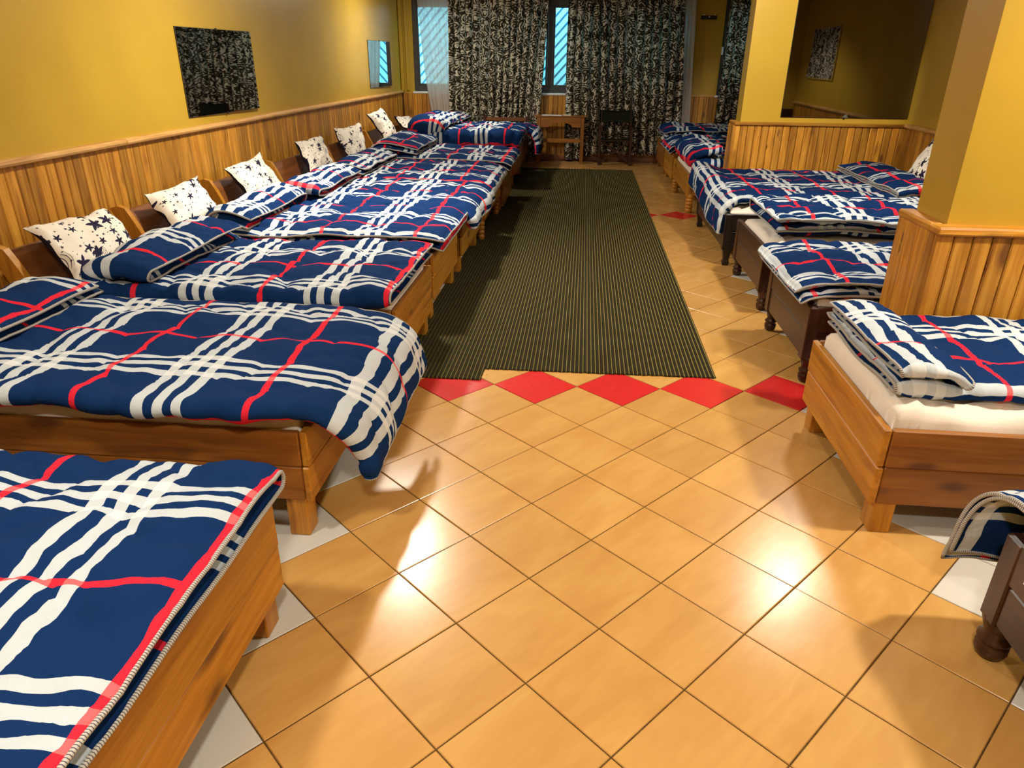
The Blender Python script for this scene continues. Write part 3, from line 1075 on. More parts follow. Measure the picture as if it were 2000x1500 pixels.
# ------------------------------------------------------------------ duvets
def smooth_path(ctrl, step=0.022):
    P = np.array(ctrl, float)
    pts = []
    n = len(P)
    for i in range(n - 1):
        p0 = P[max(0, i - 1)]; p1 = P[i]; p2 = P[i + 1]; p3 = P[min(n - 1, i + 2)]
        d = np.linalg.norm(p2 - p1); m = max(2, int(d / .01))
        for k in range(m):
            t = k / m
            # centripetal-like tangent scaling
            d01 = max(np.linalg.norm(p1 - p0), 1e-6); d12 = max(d, 1e-6); d23 = max(np.linalg.norm(p3 - p2), 1e-6)
            t1 = (p2 - p0) / (d01 + d12) * d12 if i > 0 else (p2 - p1)
            t2 = (p3 - p1) / (d12 + d23) * d12 if i < n - 2 else (p2 - p1)
            h00 = 2 * t ** 3 - 3 * t ** 2 + 1; h10 = t ** 3 - 2 * t ** 2 + t; h01 = -2 * t ** 3 + 3 * t ** 2; h11 = t ** 3 - t ** 2
            pts.append(h00 * p1 + h10 * t1 + h01 * p2 + h11 * t2)
    pts.append(P[-1])
    pts = np.array(pts)
    s = np.concatenate([[0], np.cumsum(np.linalg.norm(np.diff(pts, axis=0), axis=1))])
    m = max(6, int(s[-1] / step))
    ss = np.linspace(0, s[-1], m)
    return np.stack([np.interp(ss, s, pts[:, 0]), np.interp(ss, s, pts[:, 1])], 1), ss


def make_duvet(label, path, y0, y1, fold='near', T=0.11, u0=0.0, v0=0.0, seed=1, open_off=(0.0, 0.03), post=None, amp=1.0, step=0.018, u_at=None, rot=0.0, group='plaid duvets on the beds', parent=None):
    """A quilt folded in half lengthwise (a U in the y-h plane) and laid along `path`, a list of (x, z) mid-heights
    running from the foot edge to the head edge. fold: which long side carries the fold."""
    pts, ss = smooth_path(path, step)
    n = len(pts)
    tg = np.gradient(pts, axis=0); tg /= np.linalg.norm(tg, axis=1)[:, None]
    nr = np.stack([-tg[:, 1], tg[:, 0]], 1)
    # make the normal point up at the longest flat stretch
    if nr[np.argmax(np.abs(tg[:, 0]) > .97) if (np.abs(tg[:, 0]) > .97).any() else n // 3, 1] < 0:
        nr = -nr
    Wd = y1 - y0
    hq = T / 4
    # mid-line of the sheet across the width, w measured from the upper open edge
    flat = Wd - hq
    k = max(10, int(flat / step))
    a_up = np.linspace(open_off[0], flat, k); a_lo = np.linspace(flat, open_off[1], k)
    arc = np.linspace(0, PI, 9)[1:-1]
    yy = np.concatenate([a_up, flat + hq * np.sin(arc), a_lo])
    hh = np.concatenate([np.full(k, hq), hq * np.cos(arc), np.full(k, -hq)])
    nx_ = np.concatenate([np.zeros(k), np.sin(arc), np.zeros(k)])
    nh_ = np.concatenate([np.ones(k), np.cos(arc), -np.ones(k)])
    w = np.concatenate([[0], np.cumsum(np.hypot(np.diff(yy), np.diff(hh)))]) + open_off[0]
    if fold == 'far':
        yw = y0 + yy; ns = 1
    else:
        yw = y1 - yy; ns = -1
    S = ss[:, None] * np.ones_like(w)[None, :]
    Wg = np.ones_like(ss)[:, None] * w[None, :]
    U = S
    # quilting
    q1 = S / .30 + .20 * np.sin(2 * PI * Wg / .52 + seed) + seed * .37
    q2 = Wg / .26 + .22 * np.sin(2 * PI * S / .47 + seed * 2) + seed * .11
    puff = (np.abs(np.sin(PI * q1)) * np.abs(np.sin(PI * q2))) ** .26
    thk = hq * (.12 + .95 * puff)
    thk = thk + .0045 * amp * fnoise(S, Wg * .8, seed + 5, 4.5) + .0022 * amp * fnoise(S * .8, Wg, seed + 6, 13)
    edge = np.minimum(np.minimum(S, ss[-1] - S), np.minimum(Wg - w[0], w[-1] - Wg))
    te = np.clip(edge / .05, 0, 1)
    thk = np.maximum(thk * (.22 + .78 * np.sqrt(te)), .003)
    low = .014 * amp * fnoise(S * .8, Wg, seed + 9, 1.5)
    lowy = .012 * amp * fnoise(S, Wg * .3, seed + 11, 1.3) + .004 * amp * fnoise(S, Wg * 0, seed + 12, 5)
    tuck = (puff - puff.mean()) * .010 * amp

    def surf(sgn):
        h = hh[None, :] + sgn * thk * nh_[None, :] + low * .6 + tuck * np.clip(nh_, 0, 1)[None, :]
        y = yw[None, :] + ns * sgn * thk * nx_[None, :] + lowy
        x = pts[:, 0][:, None] + nr[:, 0][:, None] * h
        z = pts[:, 1][:, None] + nr[:, 1][:, None] * h
        y = y + math.tan(math.radians(rot)) * (x - pts[0, 0])
        Pp = np.stack([x, np.broadcast_to(y, x.shape), z], -1)
        if post is not None:
            Pp = post(Pp, S, Wg, ss[-1])
        return Pp
    A = surf(1.0); B = surf(-1.0); M = (A + B) / 2
    m = len(w)
    vi = np.arange(n * m).reshape(n, m)
    q = lambda g: np.stack([g[:-1, :-1], g[1:, :-1], g[1:, 1:], g[:-1, 1:]], -1).reshape(-1, 4)
    fa = q(vi); fb = q(vi + n * m)[:, ::-1]
    # rim
    loop = np.concatenate([vi[:, 0], vi[-1, 1:], vi[-2::-1, -1], vi[0, -2:0:-1]])
    l2 = np.roll(loop, -1)
    fr = np.stack([loop, l2, l2 + n * m, loop + n * m], -1)
    if ns < 0:
        fa, fb, fr = fa[:, ::-1], fb[:, ::-1], fr[:, ::-1]
    uoff = u0 if u_at is None else u0 - 0
    # let the plaid follow the cloth: u along the length, v across
    if u_at is not None:
        i0 = int(np.argmin(np.abs(pts[:, 0] - u_at) + 10 * (np.abs(tg[:, 0]) < .9)))
        uoff = -(ss[i0] + (u_at - pts[i0, 0]) * np.sign(tg[i0, 0]))
    Us = S + uoff + .006 * fnoise(S, Wg, seed + 21, 3.2) + .002 * fnoise(S, Wg, seed + 22, 9)
    vy = (Wg if fold == 'far' else -Wg)
    voff = (y0 if fold == 'far' else y1) - v0
    Vs = vy + voff + .007 * fnoise(S, Wg, seed + 23, 2.6) + .002 * fnoise(S, Wg, seed + 24, 8)
    UV = np.stack([Us, Vs], -1).reshape(-1, 2)
    cen = Vector((float(M[..., 0].mean()), float(M[..., 1].mean()), float(M[..., 2].min())))
    c = np.array(cen)
    me = raw_mesh('duvet', np.concatenate([A.reshape(-1, 3), B.reshape(-1, 3)]) - c, np.concatenate([fa, fb, fr]), np.concatenate([UV, UV + np.array([.17, .05])]), M_PLAID)
    if parent is not None:
        o = link('folded_band', me, parent, cen - parent.location)
    else:
        o = link('duvet', me, None, cen)
        tag(o, label, 'duvet', group)
    # piping round the open edges
    lp = M.reshape(-1, 3)[loop] - c
    lp = lp[::1]
    mbp = MB().tube([tuple(p) for p in lp], 0.0068, 6, closed=True)
    nl = len(lp)
    d = np.concatenate([[0], np.cumsum(np.linalg.norm(np.diff(lp, axis=0), axis=1))])
    vuv = np.repeat(np.stack([d, d * 0], 1), 6, axis=0)
    pm = raw_mesh('piping', np.array(mbp.v), np.array([f for f in mbp.f if len(f) == 4]), vuv, M_PIPE)
    pp = link('piping', pm, o)
    pp['label'] = 'grey striped overlocked edge piping'
    return o


# ------------------------------------------------------------------ pillows
def make_pillow(label, p00, p10, p01, p11, thick=0.155, seed=1, uvo=(0, 0), bulge=(1, 0, .3)):
    """four corners: lower near, lower far, upper near, upper far"""
    n = 30
    s = np.linspace(0, 1, n); a, b_ = np.meshgrid(s, s, indexing='ij')
    c = [np.array(q, float) for q in (p00, p10, p01, p11)]
    # pull the edges in so that the corners stand out as ears
    ea = a + (.5 - a) * .10 * (1 - np.abs(2 * b_ - 1) ** 3) * 1.0
    eb = b_ + (.5 - b_) * .12 * (1 - np.abs(2 * a - 1) ** 3) * 1.0
    mid = (c[0][None, None] * ((1 - ea) * (1 - eb))[..., None] + c[1][None, None] * (ea * (1 - eb))[..., None]
           + c[2][None, None] * ((1 - ea) * eb)[..., None] + c[3][None, None] * (ea * eb)[..., None])
    nrm = np.cross(c[1] - c[0], c[2] - c[0]); nrm /= np.linalg.norm(nrm)
    if nrm.dot(np.array(bulge)) < 0:
        nrm = -nrm
    prof = (np.clip(1 - (2 * a - 1) ** 2, 0, 1) * np.clip(1 - (2 * b_ - 1) ** 2, 0, 1)) ** .34
    Lw = np.linalg.norm(c[1] - c[0]); Lh = np.linalg.norm(c[2] - c[0])
    wr_ = fnoise(a * Lw, b_ * Lh, seed, 4) * .008 * prof + fnoise(a * Lw, b_ * Lh, seed + 2, 11) * .0022
    # creases fanning out of the lower corner
    A = mid + nrm * (thick / 2 * prof + wr_ + .002)[..., None]
    B = mid - nrm * (thick / 2 * prof * .8 + .002)[..., None]
    ear = fnoise(a * 2, b_ * 2, seed + 4, .8) * .02 * (1 - prof)
    A += nrm * ear[..., None]; B += nrm * ear[..., None]
    vi = np.arange(n * n).reshape(n, n)
    q = lambda g: np.stack([g[:-1, :-1], g[1:, :-1], g[1:, 1:], g[:-1, 1:]], -1).reshape(-1, 4)
    UV = np.stack([a * Lw + uvo[0], b_ * Lh + uvo[1]], -1).reshape(-1, 2)
    loop = np.concatenate([vi[:, 0], vi[-1, 1:], vi[-2::-1, -1], vi[0, -2:0:-1]]); l2 = np.roll(loop, -1)
    cen = mid.reshape(-1, 3).mean(0); cen[2] = mid[..., 2].min()
    t = thing('pillow', label, 'pillow', tuple(cen), 'star print pillows')
    link('pillow_front', raw_mesh('pillow_front', A.reshape(-1, 3) - cen, q(vi), UV, M_STAR), t)
    Bv = np.concatenate([B.reshape(-1, 3), A.reshape(-1, 3)[loop]]) - cen
    nn = n * n; ll = len(loop)
    k1 = nn + np.arange(ll)
    rim = np.stack([loop, l2, np.roll(k1, -1), k1], -1)
    bk = link('pillow_back', raw_mesh('pillow_back', Bv, np.concatenate([q(vi)[:, ::-1], rim]), None, M_PILLOWBACK), t)
    bk['label'] = 'dark navy reverse side of the pillow'
    return t


# ================================================================== LEFT ROW
# (label, y0, y1, kwargs)
make_bed('honey pine bed at the lower left edge of the photo, nearest the viewer', -0.445, -2.88, -1.895, -1, 'honey', zt=.45, zb=.14, matlabel='cream mattress peeping out under the nearest folded duvet')
make_bed('honey pine bed whose duvet droops over its foot corner', -0.50, -1.475, -0.455, -1, 'honey', zt=.455, zb=.165, matlabel='cream mattress under the duvet that droops over the foot corner')
make_bed('honey pine bed third up from the nearest in the left row', -0.505, -0.13, 0.80, -1, 'honey', zt=.455, zb=.15, matlabel='cream mattress on the third left bed, edge showing above the side rail')
make_bed('honey pine bed fourth up from the nearest in the left row', -0.535, 1.02, 1.985, -1, 'honey', zt=.465, zb=.16, matlabel='cream mattress on the fourth bed of the left row')
make_bed('honey pine bed fifth up in the left row, square leg by the turned leg', -0.53, 2.22, 3.26, -1, 'honey', zt=.46, zb=.15, matlabel='cream mattress on the fifth bed of the left row')
make_bed('pine bed with scrolled footboard and ringed turned legs in the left row', -0.50, 3.42, 4.76, -1, 'honey', zt=.40, zb=.22, legs='ringed', foot='scroll', legr=.036, matlabel='cream mattress on the bed with ringed turned legs')
make_bed('brown plank bed just beyond the scrolled footboard bed', -0.48, 4.95, 5.95, -1, 'redpine', zt=.45, zb=.05, matlabel='cream mattress just beyond the scrolled footboard bed')
make_bed('brown bed second from the far curtains in the left row', -0.50, 6.72, 7.97, -1, 'redpine', zt=.47, zb=.16, mz=.60, matlabel='cream mattress with bare head end before the far pillow')
make_bed('brown bed at the far end of the left row, against the curtains', -0.52, 8.18, 9.22, -1, 'redpine', zt=.47, zb=.16, mz=.56, matlabel='cream mattress at the far left end by the sheer curtain')


# D1 nearest: fold on the far side, open edges towards the viewer's side, edge along the foot
make_duvet('nearest plaid duvet, folded with its looped edge over the foot board', [(-0.40, .55), (-.9, .553), (-1.5, .555), (-2.0, .555)], -2.93, -1.90, 'far', T=.10, u_at=-.408, v0=-2.45, seed=3, open_off=(0.0, .0))


def drape2(P, S, Wg, L):
    # the foot end hangs lower on the near side
    x, y, z = P[..., 0], P[..., 1], P[..., 2]
    k = np.clip((x + .62) / .30, 0, 1)
    near = np.clip((-0.55 - y) / .95, 0, 1)
    P[..., 2] = z - k ** 1.3 * .10 * near
    P[..., 1] = y + k * (near * .20 - .02)
    P[..., 0] = x + k * .02 * (1 - near)
    return P


make_duvet('plaid duvet whose corner droops over the foot of its bed', [(-0.315, .315), (-.325, .40), (-.37, .50), (-.47, .555), (-.65, .565), (-1.2, .565), (-1.8, .565), (-2.16, .57), (-2.22, .61), (-2.19, .655), (-2.05, .665), (-1.88, .635)],
           -1.56, -0.49, 'near', T=.085, rot=-.8, u_at=-.655, v0=-.96, seed=5, post=drape2, amp=.7)
make_duvet('thick plaid duvet with open head roll, on the third left bed', [(-0.50, .555), (-.9, .56), (-1.5, .56), (-1.88, .558), (-1.98, .58), (-2.015, .635), (-1.98, .69), (-1.88, .70), (-1.72, .65)],
           -0.255, 0.84, 'near', T=.12, rot=4.0, u_at=-.52, v0=.17, seed=8)
make_duvet('plaid duvet with grey piped near edge, on the fourth left bed', [(-0.46, .53), (-.6, .555), (-1.2, .56), (-1.85, .56), (-2.0, .58), (-2.04, .63), (-2.0, .685), (-1.91, .69), (-1.76, .645)],
           0.97, 2.04, 'far', T=.125, rot=2.0, u_at=-.64, v0=1.26, seed=11)
make_duvet('plaid duvet with turned back corner at its head, on the fifth left bed', [(-0.42, .42), (-.44, .50), (-.55, .555), (-1.2, .56), (-1.85, .56), (-1.98, .58), (-2.02, .635), (-1.98, .69), (-1.88, .695), (-1.70, .645)],
           2.05, 3.28, 'near', T=.10, rot=-3, u_at=-.66, v0=2.65, seed=14)
make_duvet('wide plaid duvet on the bed with the scrolled footboard', [(-0.44, .45), (-.46, .50), (-.58, .55), (-1.2, .56), (-1.85, .56), (-1.98, .58), (-2.02, .635), (-1.98, .685), (-1.88, .69), (-1.70, .64)],
           3.40, 4.76, 'far', T=.09, u_at=-.74, v0=4.05, seed=17)
make_duvet('plaid duvet with two loose piped edges on the far left bed third from the curtains', [(-0.40, .50), (-.5, .545), (-1.2, .56), (-1.8, .565), (-2.0, .60), (-2.03, .67), (-1.95, .72), (-1.7, .70), (-1.5, .665)],
           4.92, 6.15, 'far', T=.13, u_at=-.50, v0=5.45, seed=20)
make_duvet('high plaid duvet with a tall near fold, second from the far left corner', [(-0.44, .60), (-.55, .64), (-1.2, .64), (-1.65, .64), (-1.85, .68), (-1.9, .75), (-1.82, .80), (-1.65, .79), (-1.5, .74)],
           6.66, 8.02, 'near', T=.26, u_at=-.65, v0=7.22, seed=23, amp=1.4)
make_duvet('plaid duvet spilling over the foot of the farthest left bed', [(-0.28, .28), (-.29, .42), (-.36, .56), (-.5, .62), (-1.2, .62), (-1.65, .62), (-1.8, .66), (-1.84, .73), (-1.75, .78), (-1.5, .74)],
           8.2, 9.25, 'near', T=.11, u_at=-.60, v0=8.8, seed=26, amp=1.3)

# pillows leaning on the headboards
PIL = [('star print pillow on the third left bed, largest and nearest in view', (-2.30, -.09, .52), (-2.27, .53, .56), (-2.62, .02, .80), (-2.60, .76, .775)),
       ('star print pillow with a folded left corner, second nearest of the left row', (-2.31, 1.00, .545), (-2.29, 1.60, .58), (-2.62, 1.18, .77), (-2.60, 1.90, .79)),
       ('star print pillow on the fifth left bed, one corner pointing up', (-2.30, 2.16, .54), (-2.30, 2.88, .565), (-2.61, 2.40, .80), (-2.60, 3.08, .83)),
       ('crumpled star print pillow fourth from the front of the left row', (-2.32, 3.66, .56), (-2.32, 4.30, .56), (-2.61, 4.00, .84), (-2.60, 4.80, .85)),
       ('star print pillow fifth along, before the tall duvet', (-2.34, 5.05, .52), (-2.34, 5.75, .52), (-2.61, 5.27, .865), (-2.60, 6.30, .865)),
       ('tilted star print pillow resting upright on the bare mattress', (-2.36, 6.85, .58), (-2.34, 7.35, .60), (-2.62, 6.80, .94), (-2.60, 7.48, .99)),
       ('small slumped star print pillow in the far left corner', (-2.34, 8.25, .56), (-2.30, 9.0, .54), (-2.62, 8.25, .79), (-2.60, 9.15, .73))]
for k, (lb, a, b_, c_, d) in enumerate(PIL):
    make_pillow(lb, a, b_, c_, d, seed=30 + k * 7, uvo=(k * 1.37, k * .61))

# ================================================================== RIGHT ROW
b0 = make_bed('dark brown bed with turned feet at the right edge of the photo', 1.725, -2.77, -1.785, 1, 'dark', zt=.44, zb=.15, legs='turned', legr=.05, head=False, matlabel='cream mattress of the dark bed at the right edge')
mbt = MB()
obj('label_tag', MB().box((-.008, .25, .36), (-.0045, .285, .382), .001).box((-.008, .31, .355), (-.0045, .36, .385), .001), M_PAPER, b0)
make_bed('honey pine bed with white sheet showing, square legs, at right before the partition', 1.585, -1.215, -0.29, 1, 'honey', zt=.455, zb=.135, head=False, mz=.52, matlabel='wrinkled cream sheet on a mattress, bare at the foot, in the right front bed')
make_bed('dark bed behind the near right partition, first of the dark pair', 1.72, 0.215, 1.13, 1, 'dark', zt=.455, zb=.15, legs='turned', legr=.04, head=False, matlabel='cream mattress of the dark bed nearest behind the partition')
make_bed('dark reddish bed with turned feet, second behind the near partition', 1.755, 1.50, 2.50, 1, 'dark', zt=.47, zb=.15, legs='turned', legr=.04, head=False, matlabel='cream mattress showing a strip under two piped duvet edges')
make_bed('wide black bed with slim tapered legs in front of the far partition', 1.71, 2.75, 4.42, 1, 'black', zt=.46, zb=.15, legs='tapered', legr=.045, head=False, matlabel='cream mattress of the wide black bed')
make_bed('orange pine bed with turned legs beyond the far partition', 1.685, 5.12, 6.63, 1, 'honey', zt=.45, zb=.20, legs='ringed', legr=.045, head=False, matlabel='cream mattress of the orange bed beyond the far partition')
make_bed('pine bed with square legs in the far right recess', 1.70, 6.98, 8.08, 1, 'honey', zt=.47, zb=.12, head=False, matlabel='cream mattress in the middle of the far right recess')
make_bed('pine bed in the far right corner before the curtain', 1.70, 8.28, 9.3, 1, 'redpine', zt=.47, zb=.12, head=False, matlabel='cream mattress in the far right corner')


def drapeR0(P, S, Wg, L):
    x, y, z = P[..., 0].copy(), P[..., 1].copy(), P[..., 2].copy()
    e0, r = -1.83, 0.15
    d = y - e0
    zc = .565
    an = np.clip(d / r, 0, PI / 2 * .93)
    dn = np.maximum(d - r * PI / 2 * .93, 0)
    off = z - zc                                     # height above the middle of the quilt
    yb = e0 + r * np.sin(an) + dn * .12 + off * np.sin(an)
    zb = zc - r * (1 - np.cos(an)) - dn + off * np.cos(an)
    k = d > 0
    P[..., 1] = np.where(k, yb, y)
    P[..., 2] = np.where(k, zb, z)
    out = np.clip((1.95 - x) / .35, 0, 1)
    P[..., 0] = x - out * np.clip(d / .25, -0.25, 1) * .07
    return P


make_duvet('plaid duvet with one corner hanging off the dark bed at the right edge', [(1.70, .555), (1.80, .565), (2.2, .56), (2.9, .55), (3.4, .54)], -2.78, -1.42, 'near', T=.05, u_at=1.98, v0=-1.66, seed=41, post=drapeR0)



dr1 = make_duvet('neatly folded plaid duvet with a turned back band at its foot', [(1.645, .555), (1.72, .566), (1.95, .568), (2.6, .568), (3.3, .568), (3.6, .568)], -1.09, -0.262, 'near', T=.076, rot=-1.5, u_at=2.04, v0=-.83, seed=44)
make_duvet('', [(1.655, .618), (1.70, .634), (1.77, .640), (1.84, .628), (1.885, .605)], -1.085, -0.24, 'near', T=.058, rot=-7, u_at=1.70 - .32, v0=-.83, seed=45, parent=dr1)
make_duvet('plaid duvet with wavy piped edges sagging over the dark footboard', [(1.645, .50), (1.70, .53), (1.85, .55), (2.6, .555), (3.4, .555)], 0.24, 1.19, 'far', T=.11, u_at=1.90, v0=.68, seed=47, open_off=(.0, -.035), amp=.85)
make_duvet('puffed plaid duvet with two stacked piped edges along its near side', [(1.84, .60), (1.95, .61), (2.6, .61), (3.3, .61), (3.6, .61)], 1.60, 2.52, 'far', T=.16, u_at=2.08, v0=1.97, seed=50, open_off=(0, .02), amp=.7)


def drapeR4(P, S, Wg, L):
    x, y, z = P[..., 0], P[..., 1], P[..., 2]
    k = np.clip((1.92 - x) / .30, 0, 1)
    near = np.clip((4.1 - y) / .7, 0, 1)
    P[..., 2] = z + k ** 1.4 * (.17 * (1 - near))
    P[..., 0] = x + k * .06 * near
    return P


make_duvet('wide plaid duvet hanging over the foot of the black bed', [(1.63, .27), (1.635, .38), (1.68, .50), (1.80, .565), (2.2, .575), (3.0, .575), (3.44, .575), (3.55, .595), (3.59, .635), (3.54, .675), (3.36, .685), (3.13, .645)], 2.84, 4.48, 'near', T=.09, u_at=2.0, v0=3.75, seed=53, post=drapeR4, amp=.75)
make_duvet('rumpled plaid duvet with a rolled end, just beyond the far partition', [(2.05, .70), (1.85, .69), (1.74, .655), (1.72, .60), (1.80, .56), (2.2, .56), (2.9, .56), (3.5, .56)], 5.2, 6.7, 'near', T=.12, u_at=2.35, v0=5.85, seed=56, amp=1.6)
make_duvet('dim plaid duvet drooping at its foot corner in the far right recess', [(1.64, .49), (1.70, .54), (1.85, .58), (2.6, .58), (3.5, .58)], 6.95, 8.1, 'far', T=.12, u_at=2.3, v0=7.5, seed=59, amp=1.4)
make_duvet('dim plaid duvet in the far right corner below the narrow curtain', [(1.70, .58), (1.85, .62), (2.6, .62), (3.5, .62)], 8.3, 9.45, 'far', T=.15, u_at=2.3, v0=8.9, seed=62, amp=1.4)
make_pillow('star print pillow on the right side, half hidden by the near partition', (3.52, 3.02, .60), (3.48, 3.72, .58), (3.70, 3.02, 1.08), (3.68, 3.66, 1.02), seed=77, uvo=(3.3, 2.2), bulge=(-1, 0, .3))

# ================================================================== FAR WALL FURNISHINGS
def curtain(name, label, xa, xb, z0, z1, y, mat, folds, amp=.03, seed=1, lean_l=(0, 0), lean_r=(0, 0), hem=None, cat='curtain', group=None):
    n = int((xb - xa) / .014) + 8; m = 26
    s = np.linspace(0, 1, n)[:, None]; t = np.linspace(0, 1, m)[None, :]          # t 0 bottom .. 1 top
    L = xa + lean_l[0] * (1 - t) + lean_l[1] * np.sin(PI * t)
    R_ = xb + lean_r[0] * (1 - t) + lean_r[1] * np.sin(PI * t)
    ph = s * folds * 2 * PI + 1.2 * fnoise(s * folds * .25, t * .5, seed, .8)
    am = amp * (1 + .45 * fnoise(s * 3, t * .7, seed + 2, 1.0)) * (.75 + .35 * (1 - t))
    yy = y + am * np.sin(ph) + .25 * amp * np.sin(2 * ph + 1)
    xx = L + (R_ - L) * s + amp * .35 * np.cos(ph)
    zb = z0 + (hem(s) if hem is not None else 0 * s)
    zz = zb + (z1 - zb) * t
    P = np.stack([xx, yy, zz + 0 * s], -1)
    wlen = (xb - xa) * 1.55
    UV = np.stack([s * wlen + 0 * t + seed, zz - z0 + 0 * s], -1)
    cen = np.array([(xa + xb) / 2, y, z0])
    A = P - cen; th2 = .0016
    B = A + np.array([0, th2, 0])
    vi = np.arange(n * m).reshape(n, m)
    q = lambda g: np.stack([g[:-1, :-1], g[1:, :-1], g[1:, 1:], g[:-1, 1:]], -1).reshape(-1, 4)
    loop = np.concatenate([vi[:, 0], vi[-1, 1:], vi[-2::-1, -1], vi[0, -2:0:-1]]); l2 = np.roll(loop, -1)
    uv = UV.reshape(-1, 2)
    o = link(name, grid_mesh(name, A, UV, mat), None, tuple(cen))
    return tag(o, label, cat, group)


curtain('curtain', 'wide olive damask curtain left of the bright window gap', -1.905, -0.24, 0.10, 2.66, 9.60, M_CURT, 13, .07, 3, lean_l=(-.01, 0), lean_r=(-.20, .02), hem=lambda s: .05 * np.sin(s * 4))
curtain('curtain', 'wide olive damask curtain right of the bright window gap, behind the folding chair', 0.065, 1.975, 0.06, 2.66, 9.61, M_CURT, 14, .07, 8, lean_l=(.02, -.01), lean_r=(.13, 0), hem=lambda s: .10 * np.clip(s * 6 - .6, 0, 1) - .02)
curtain('curtain', 'narrow olive damask curtain at the small right window', 2.69, 3.06, 0.10, 2.66, 9.62, M_CURT, 4, .05, 12, lean_l=(-.06, .0), lean_r=(.05, 0))
curtain('sheer_curtain', 'gathered white sheer curtain in the far left corner', -2.47, -1.86, 0.10, 2.66, 9.66, M_SHEER, 9, .022, 15, lean_l=(.30, -.05), lean_r=(.08, 0), cat='sheer curtain')
curtain('sheer_curtain', 'white sheer strip beside the right edge of the wide curtain', 1.95, 2.15, 0.15, 2.66, 9.64, M_SHEER, 3, .018, 18, lean_l=(.07, 0), lean_r=(.12, 0), cat='sheer curtain')

cs_ = curtain('curtain', 'short damask curtain on the right side wall, seen only in the large mirror', -.62, .62, 1.44, 2.10, 0.0, M_CURT, 7, .012, 27)
cs_.location = (XR - .016, 1.29, 1.44); cs_.rotation_euler = (0, 0, -PI / 2)

# desk
dk = thing('desk', 'small pine writing desk with an arched apron between the curtains', 'desk', (0.035, 9.30, 0))
obj('desk_top', MB().box((-.44, -.05, .76), (.44, .20, .785), .005), wd('redpine', 0), dk)
for x in (-.375, .375):
    for y in (-.015, .165):
        obj('leg', MB().box((x - .03, y - .025, 0), (x + .03, y + .025, .758), .004), wd('redpine', 2), dk)
poly = [(-.34, .758), (-.34, .60), (-.24, .60)]
for k in range(13):
    a = PI - PI * k / 12
    poly.append((.20 * math.cos(a) + 0, .60 + .075 * math.sin(a) ** .8 if k not in (0, 12) else .60))
poly += [(.24, .60), (.34, .60), (.34, .758)]
obj('apron', MB().prism(poly, 1, -.038, -.016), wd('redpine', 0), dk)
for x in (-.375, .375):
    obj('side_apron', MB().box((x - .01, .012, .62), (x + .01, .138, .758), .003), wd('redpine', 1), dk)
obj('stretcher', MB().box((-.345, .06, .34), (.345, .085, .405), .004), wd('redpine', 0), dk)
t = obj('paper_sheet', MB().box((-.29, 9.27, .785), (.05, 9.42, .789), .001), M_PAPER); tag(t, 'white sheet of paper lying on the pine desk', 'paper')
t = thing('notebook', 'small tan notebook beside the paper on the pine desk', 'notebook', (.14, 9.34, .785))
obj('page_block', MB().box((-.065, -.045, .0025), (.065, .045, .016), .001), M_PAPER, t)
obj('cover', MB().box((-.068, -.048, .0161), (.068, .048, .019), .001).box((-.068, -.048, 0), (.068, .048, .0024), .001), M_CARD, t)

# folding director's chair
ch = thing('folding_chair', "dark folding director's chair with canvas back and seat, before the curtain", 'chair', (.98, 9.34, 0))
dw = wd('dark', 2)
for s_ in (-1, 1):
    for y in (-.16, .14):
        obj('leg', MB().box((s_ * .262 - .02, y - .02, 0), (s_ * .262 + .02, y + .02, .60 if y < 0 else .88), .004), dw, ch)
    obj('foot_bar', MB().box((s_ * .262 - .018, -.14, .02), (s_ * .262 + .018, .12, .055), .004), wd('dark', 1), ch)
    obj('armrest', MB().box((s_ * .262 - .03, -.2, .602), (s_ * .262 + .03, .115, .626), .006), wd('dark', 1), ch)
for y, sg in ((-.135, 1), (-.10, -1)):
    mb = MB(); a = Vector((-.24 * sg, y, .05)); b_ = Vector((.24 * sg, y, .40)); d = (b_ - a).normalized(); pz = Vector((-d.z, 0, d.x)) * .017
    mb.prism([(p.x, p.z) for p in (a - pz, b_ - pz, b_ + pz, a + pz)], 1, y - .011, y + .011)
    obj('cross_brace', mb, wd('dark', 0), ch)
n = 13
s = np.linspace(-1, 1, n); P = np.zeros((n, 5, 3)); Q = np.zeros((n, 5, 3))


def slab(P, th, axis):
    n, m = P.shape[:2]
    off = np.zeros(3); off[axis] = th
    V = np.concatenate([P.reshape(-1, 3), (P + off).reshape(-1, 3)])
    vi = np.arange(n * m).reshape(n, m)
    q = lambda g: np.stack([g[:-1, :-1], g[1:, :-1], g[1:, 1:], g[:-1, 1:]], -1).reshape(-1, 4)
    loop = np.concatenate([vi[:, 0], vi[-1, 1:], vi[-2::-1, -1], vi[0, -2:0:-1]]); l2 = np.roll(loop, -1)
    return V, np.concatenate([q(vi), q(vi + n * m)[:, ::-1], np.stack([loop, l2, l2 + n * m, loop + n * m], -1)])


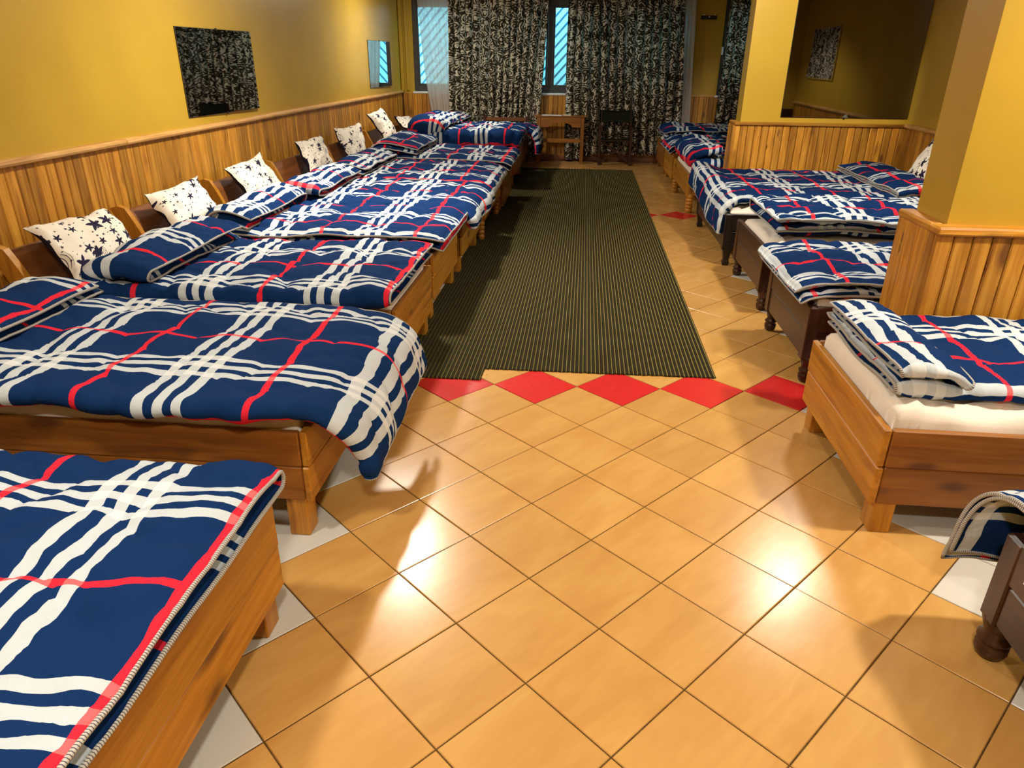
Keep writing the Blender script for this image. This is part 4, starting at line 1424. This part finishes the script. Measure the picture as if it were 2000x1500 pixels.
for j, f in enumerate(np.linspace(0, 1, 5)):
    P[:, j, 0] = s * .283; P[:, j, 1] = .115 + .035 * (1 - s ** 2); P[:, j, 2] = .675 + .205 * f - (.03 * (1 - np.abs(s)) * f) + .012 * (1 - s ** 2)
    Q[:, j, 0] = s * .262; Q[:, j, 1] = -.17 + .31 * f; Q[:, j, 2] = .425 - .02 * (1 - s ** 2)
V, F = slab(P, .006, 1); link('canvas_back', raw_mesh('canvas_back', V, F, None, M_CANVAS), ch)
V, F = slab(Q, .006, 2); link('canvas_seat', raw_mesh('canvas_seat', V, F, None, M_CANVAS), ch)
for y in (-.165, .135):
    obj('seat_rail', MB().box((-.24, y - .01, .395), (.24, y + .01, .418), .003), wd('dark', 0), ch)

# dark wooden chair behind the farthest left bed
dc = thing('wooden_chair', 'dark wooden chair with a broad top rail behind the farthest left bed', 'chair', (-.915, 9.40, 0))
for s_ in (-1, 1):
    obj('leg', MB().box((s_ * .37 - .022, .0, 0), (s_ * .37 + .022, .045, .76), .005), wd('dark', 2), dc)
    obj('leg', MB().box((s_ * .37 - .022, -.14, 0), (s_ * .37 + .022, -.10, .42), .005), wd('dark', 2), dc)
obj('top_rail', MB().box((-.348, .005, .675), (.348, .04, .735), .006), wd('brown', 0), dc)
obj('back_slat', MB().box((-.348, .01, .50), (.348, .035, .56), .005), wd('dark', 0), dc)
obj('seat', MB().box((-.385, -.145, .421), (.385, -.002, .45), .006), wd('brown', 0), dc)

# coat hooks on the far right pier
ck = thing('coat_hook', 'black three-peg coat rack on the mustard pier by the right window', 'coat rack', (2.395, YF, 2.28))
obj('back_plate', MB().box((-.13, -.018, -.005), (.13, -.001, .055), .006), M_BLACKM, ck)
for x, z in ((-.085, .03), (0.0, .0), (.085, .03)):
    hk_ = MB().tube([(x, -.015, z), (x, -.045, z), (x, -.06, z + .008), (x, -.06, z + .025)], .009, 8)
    ho = obj('hook', hk_, M_BLACKM, ck, smooth=True)
    obj('knob_tip', MB().lathe([(.004, -.004), (.012, .0), (.013, .008), (.008, .016), (.002, .018)], 0, 0, 10), M_BRASS, ho, smooth=True, loc=(x, -.06, z + .026))
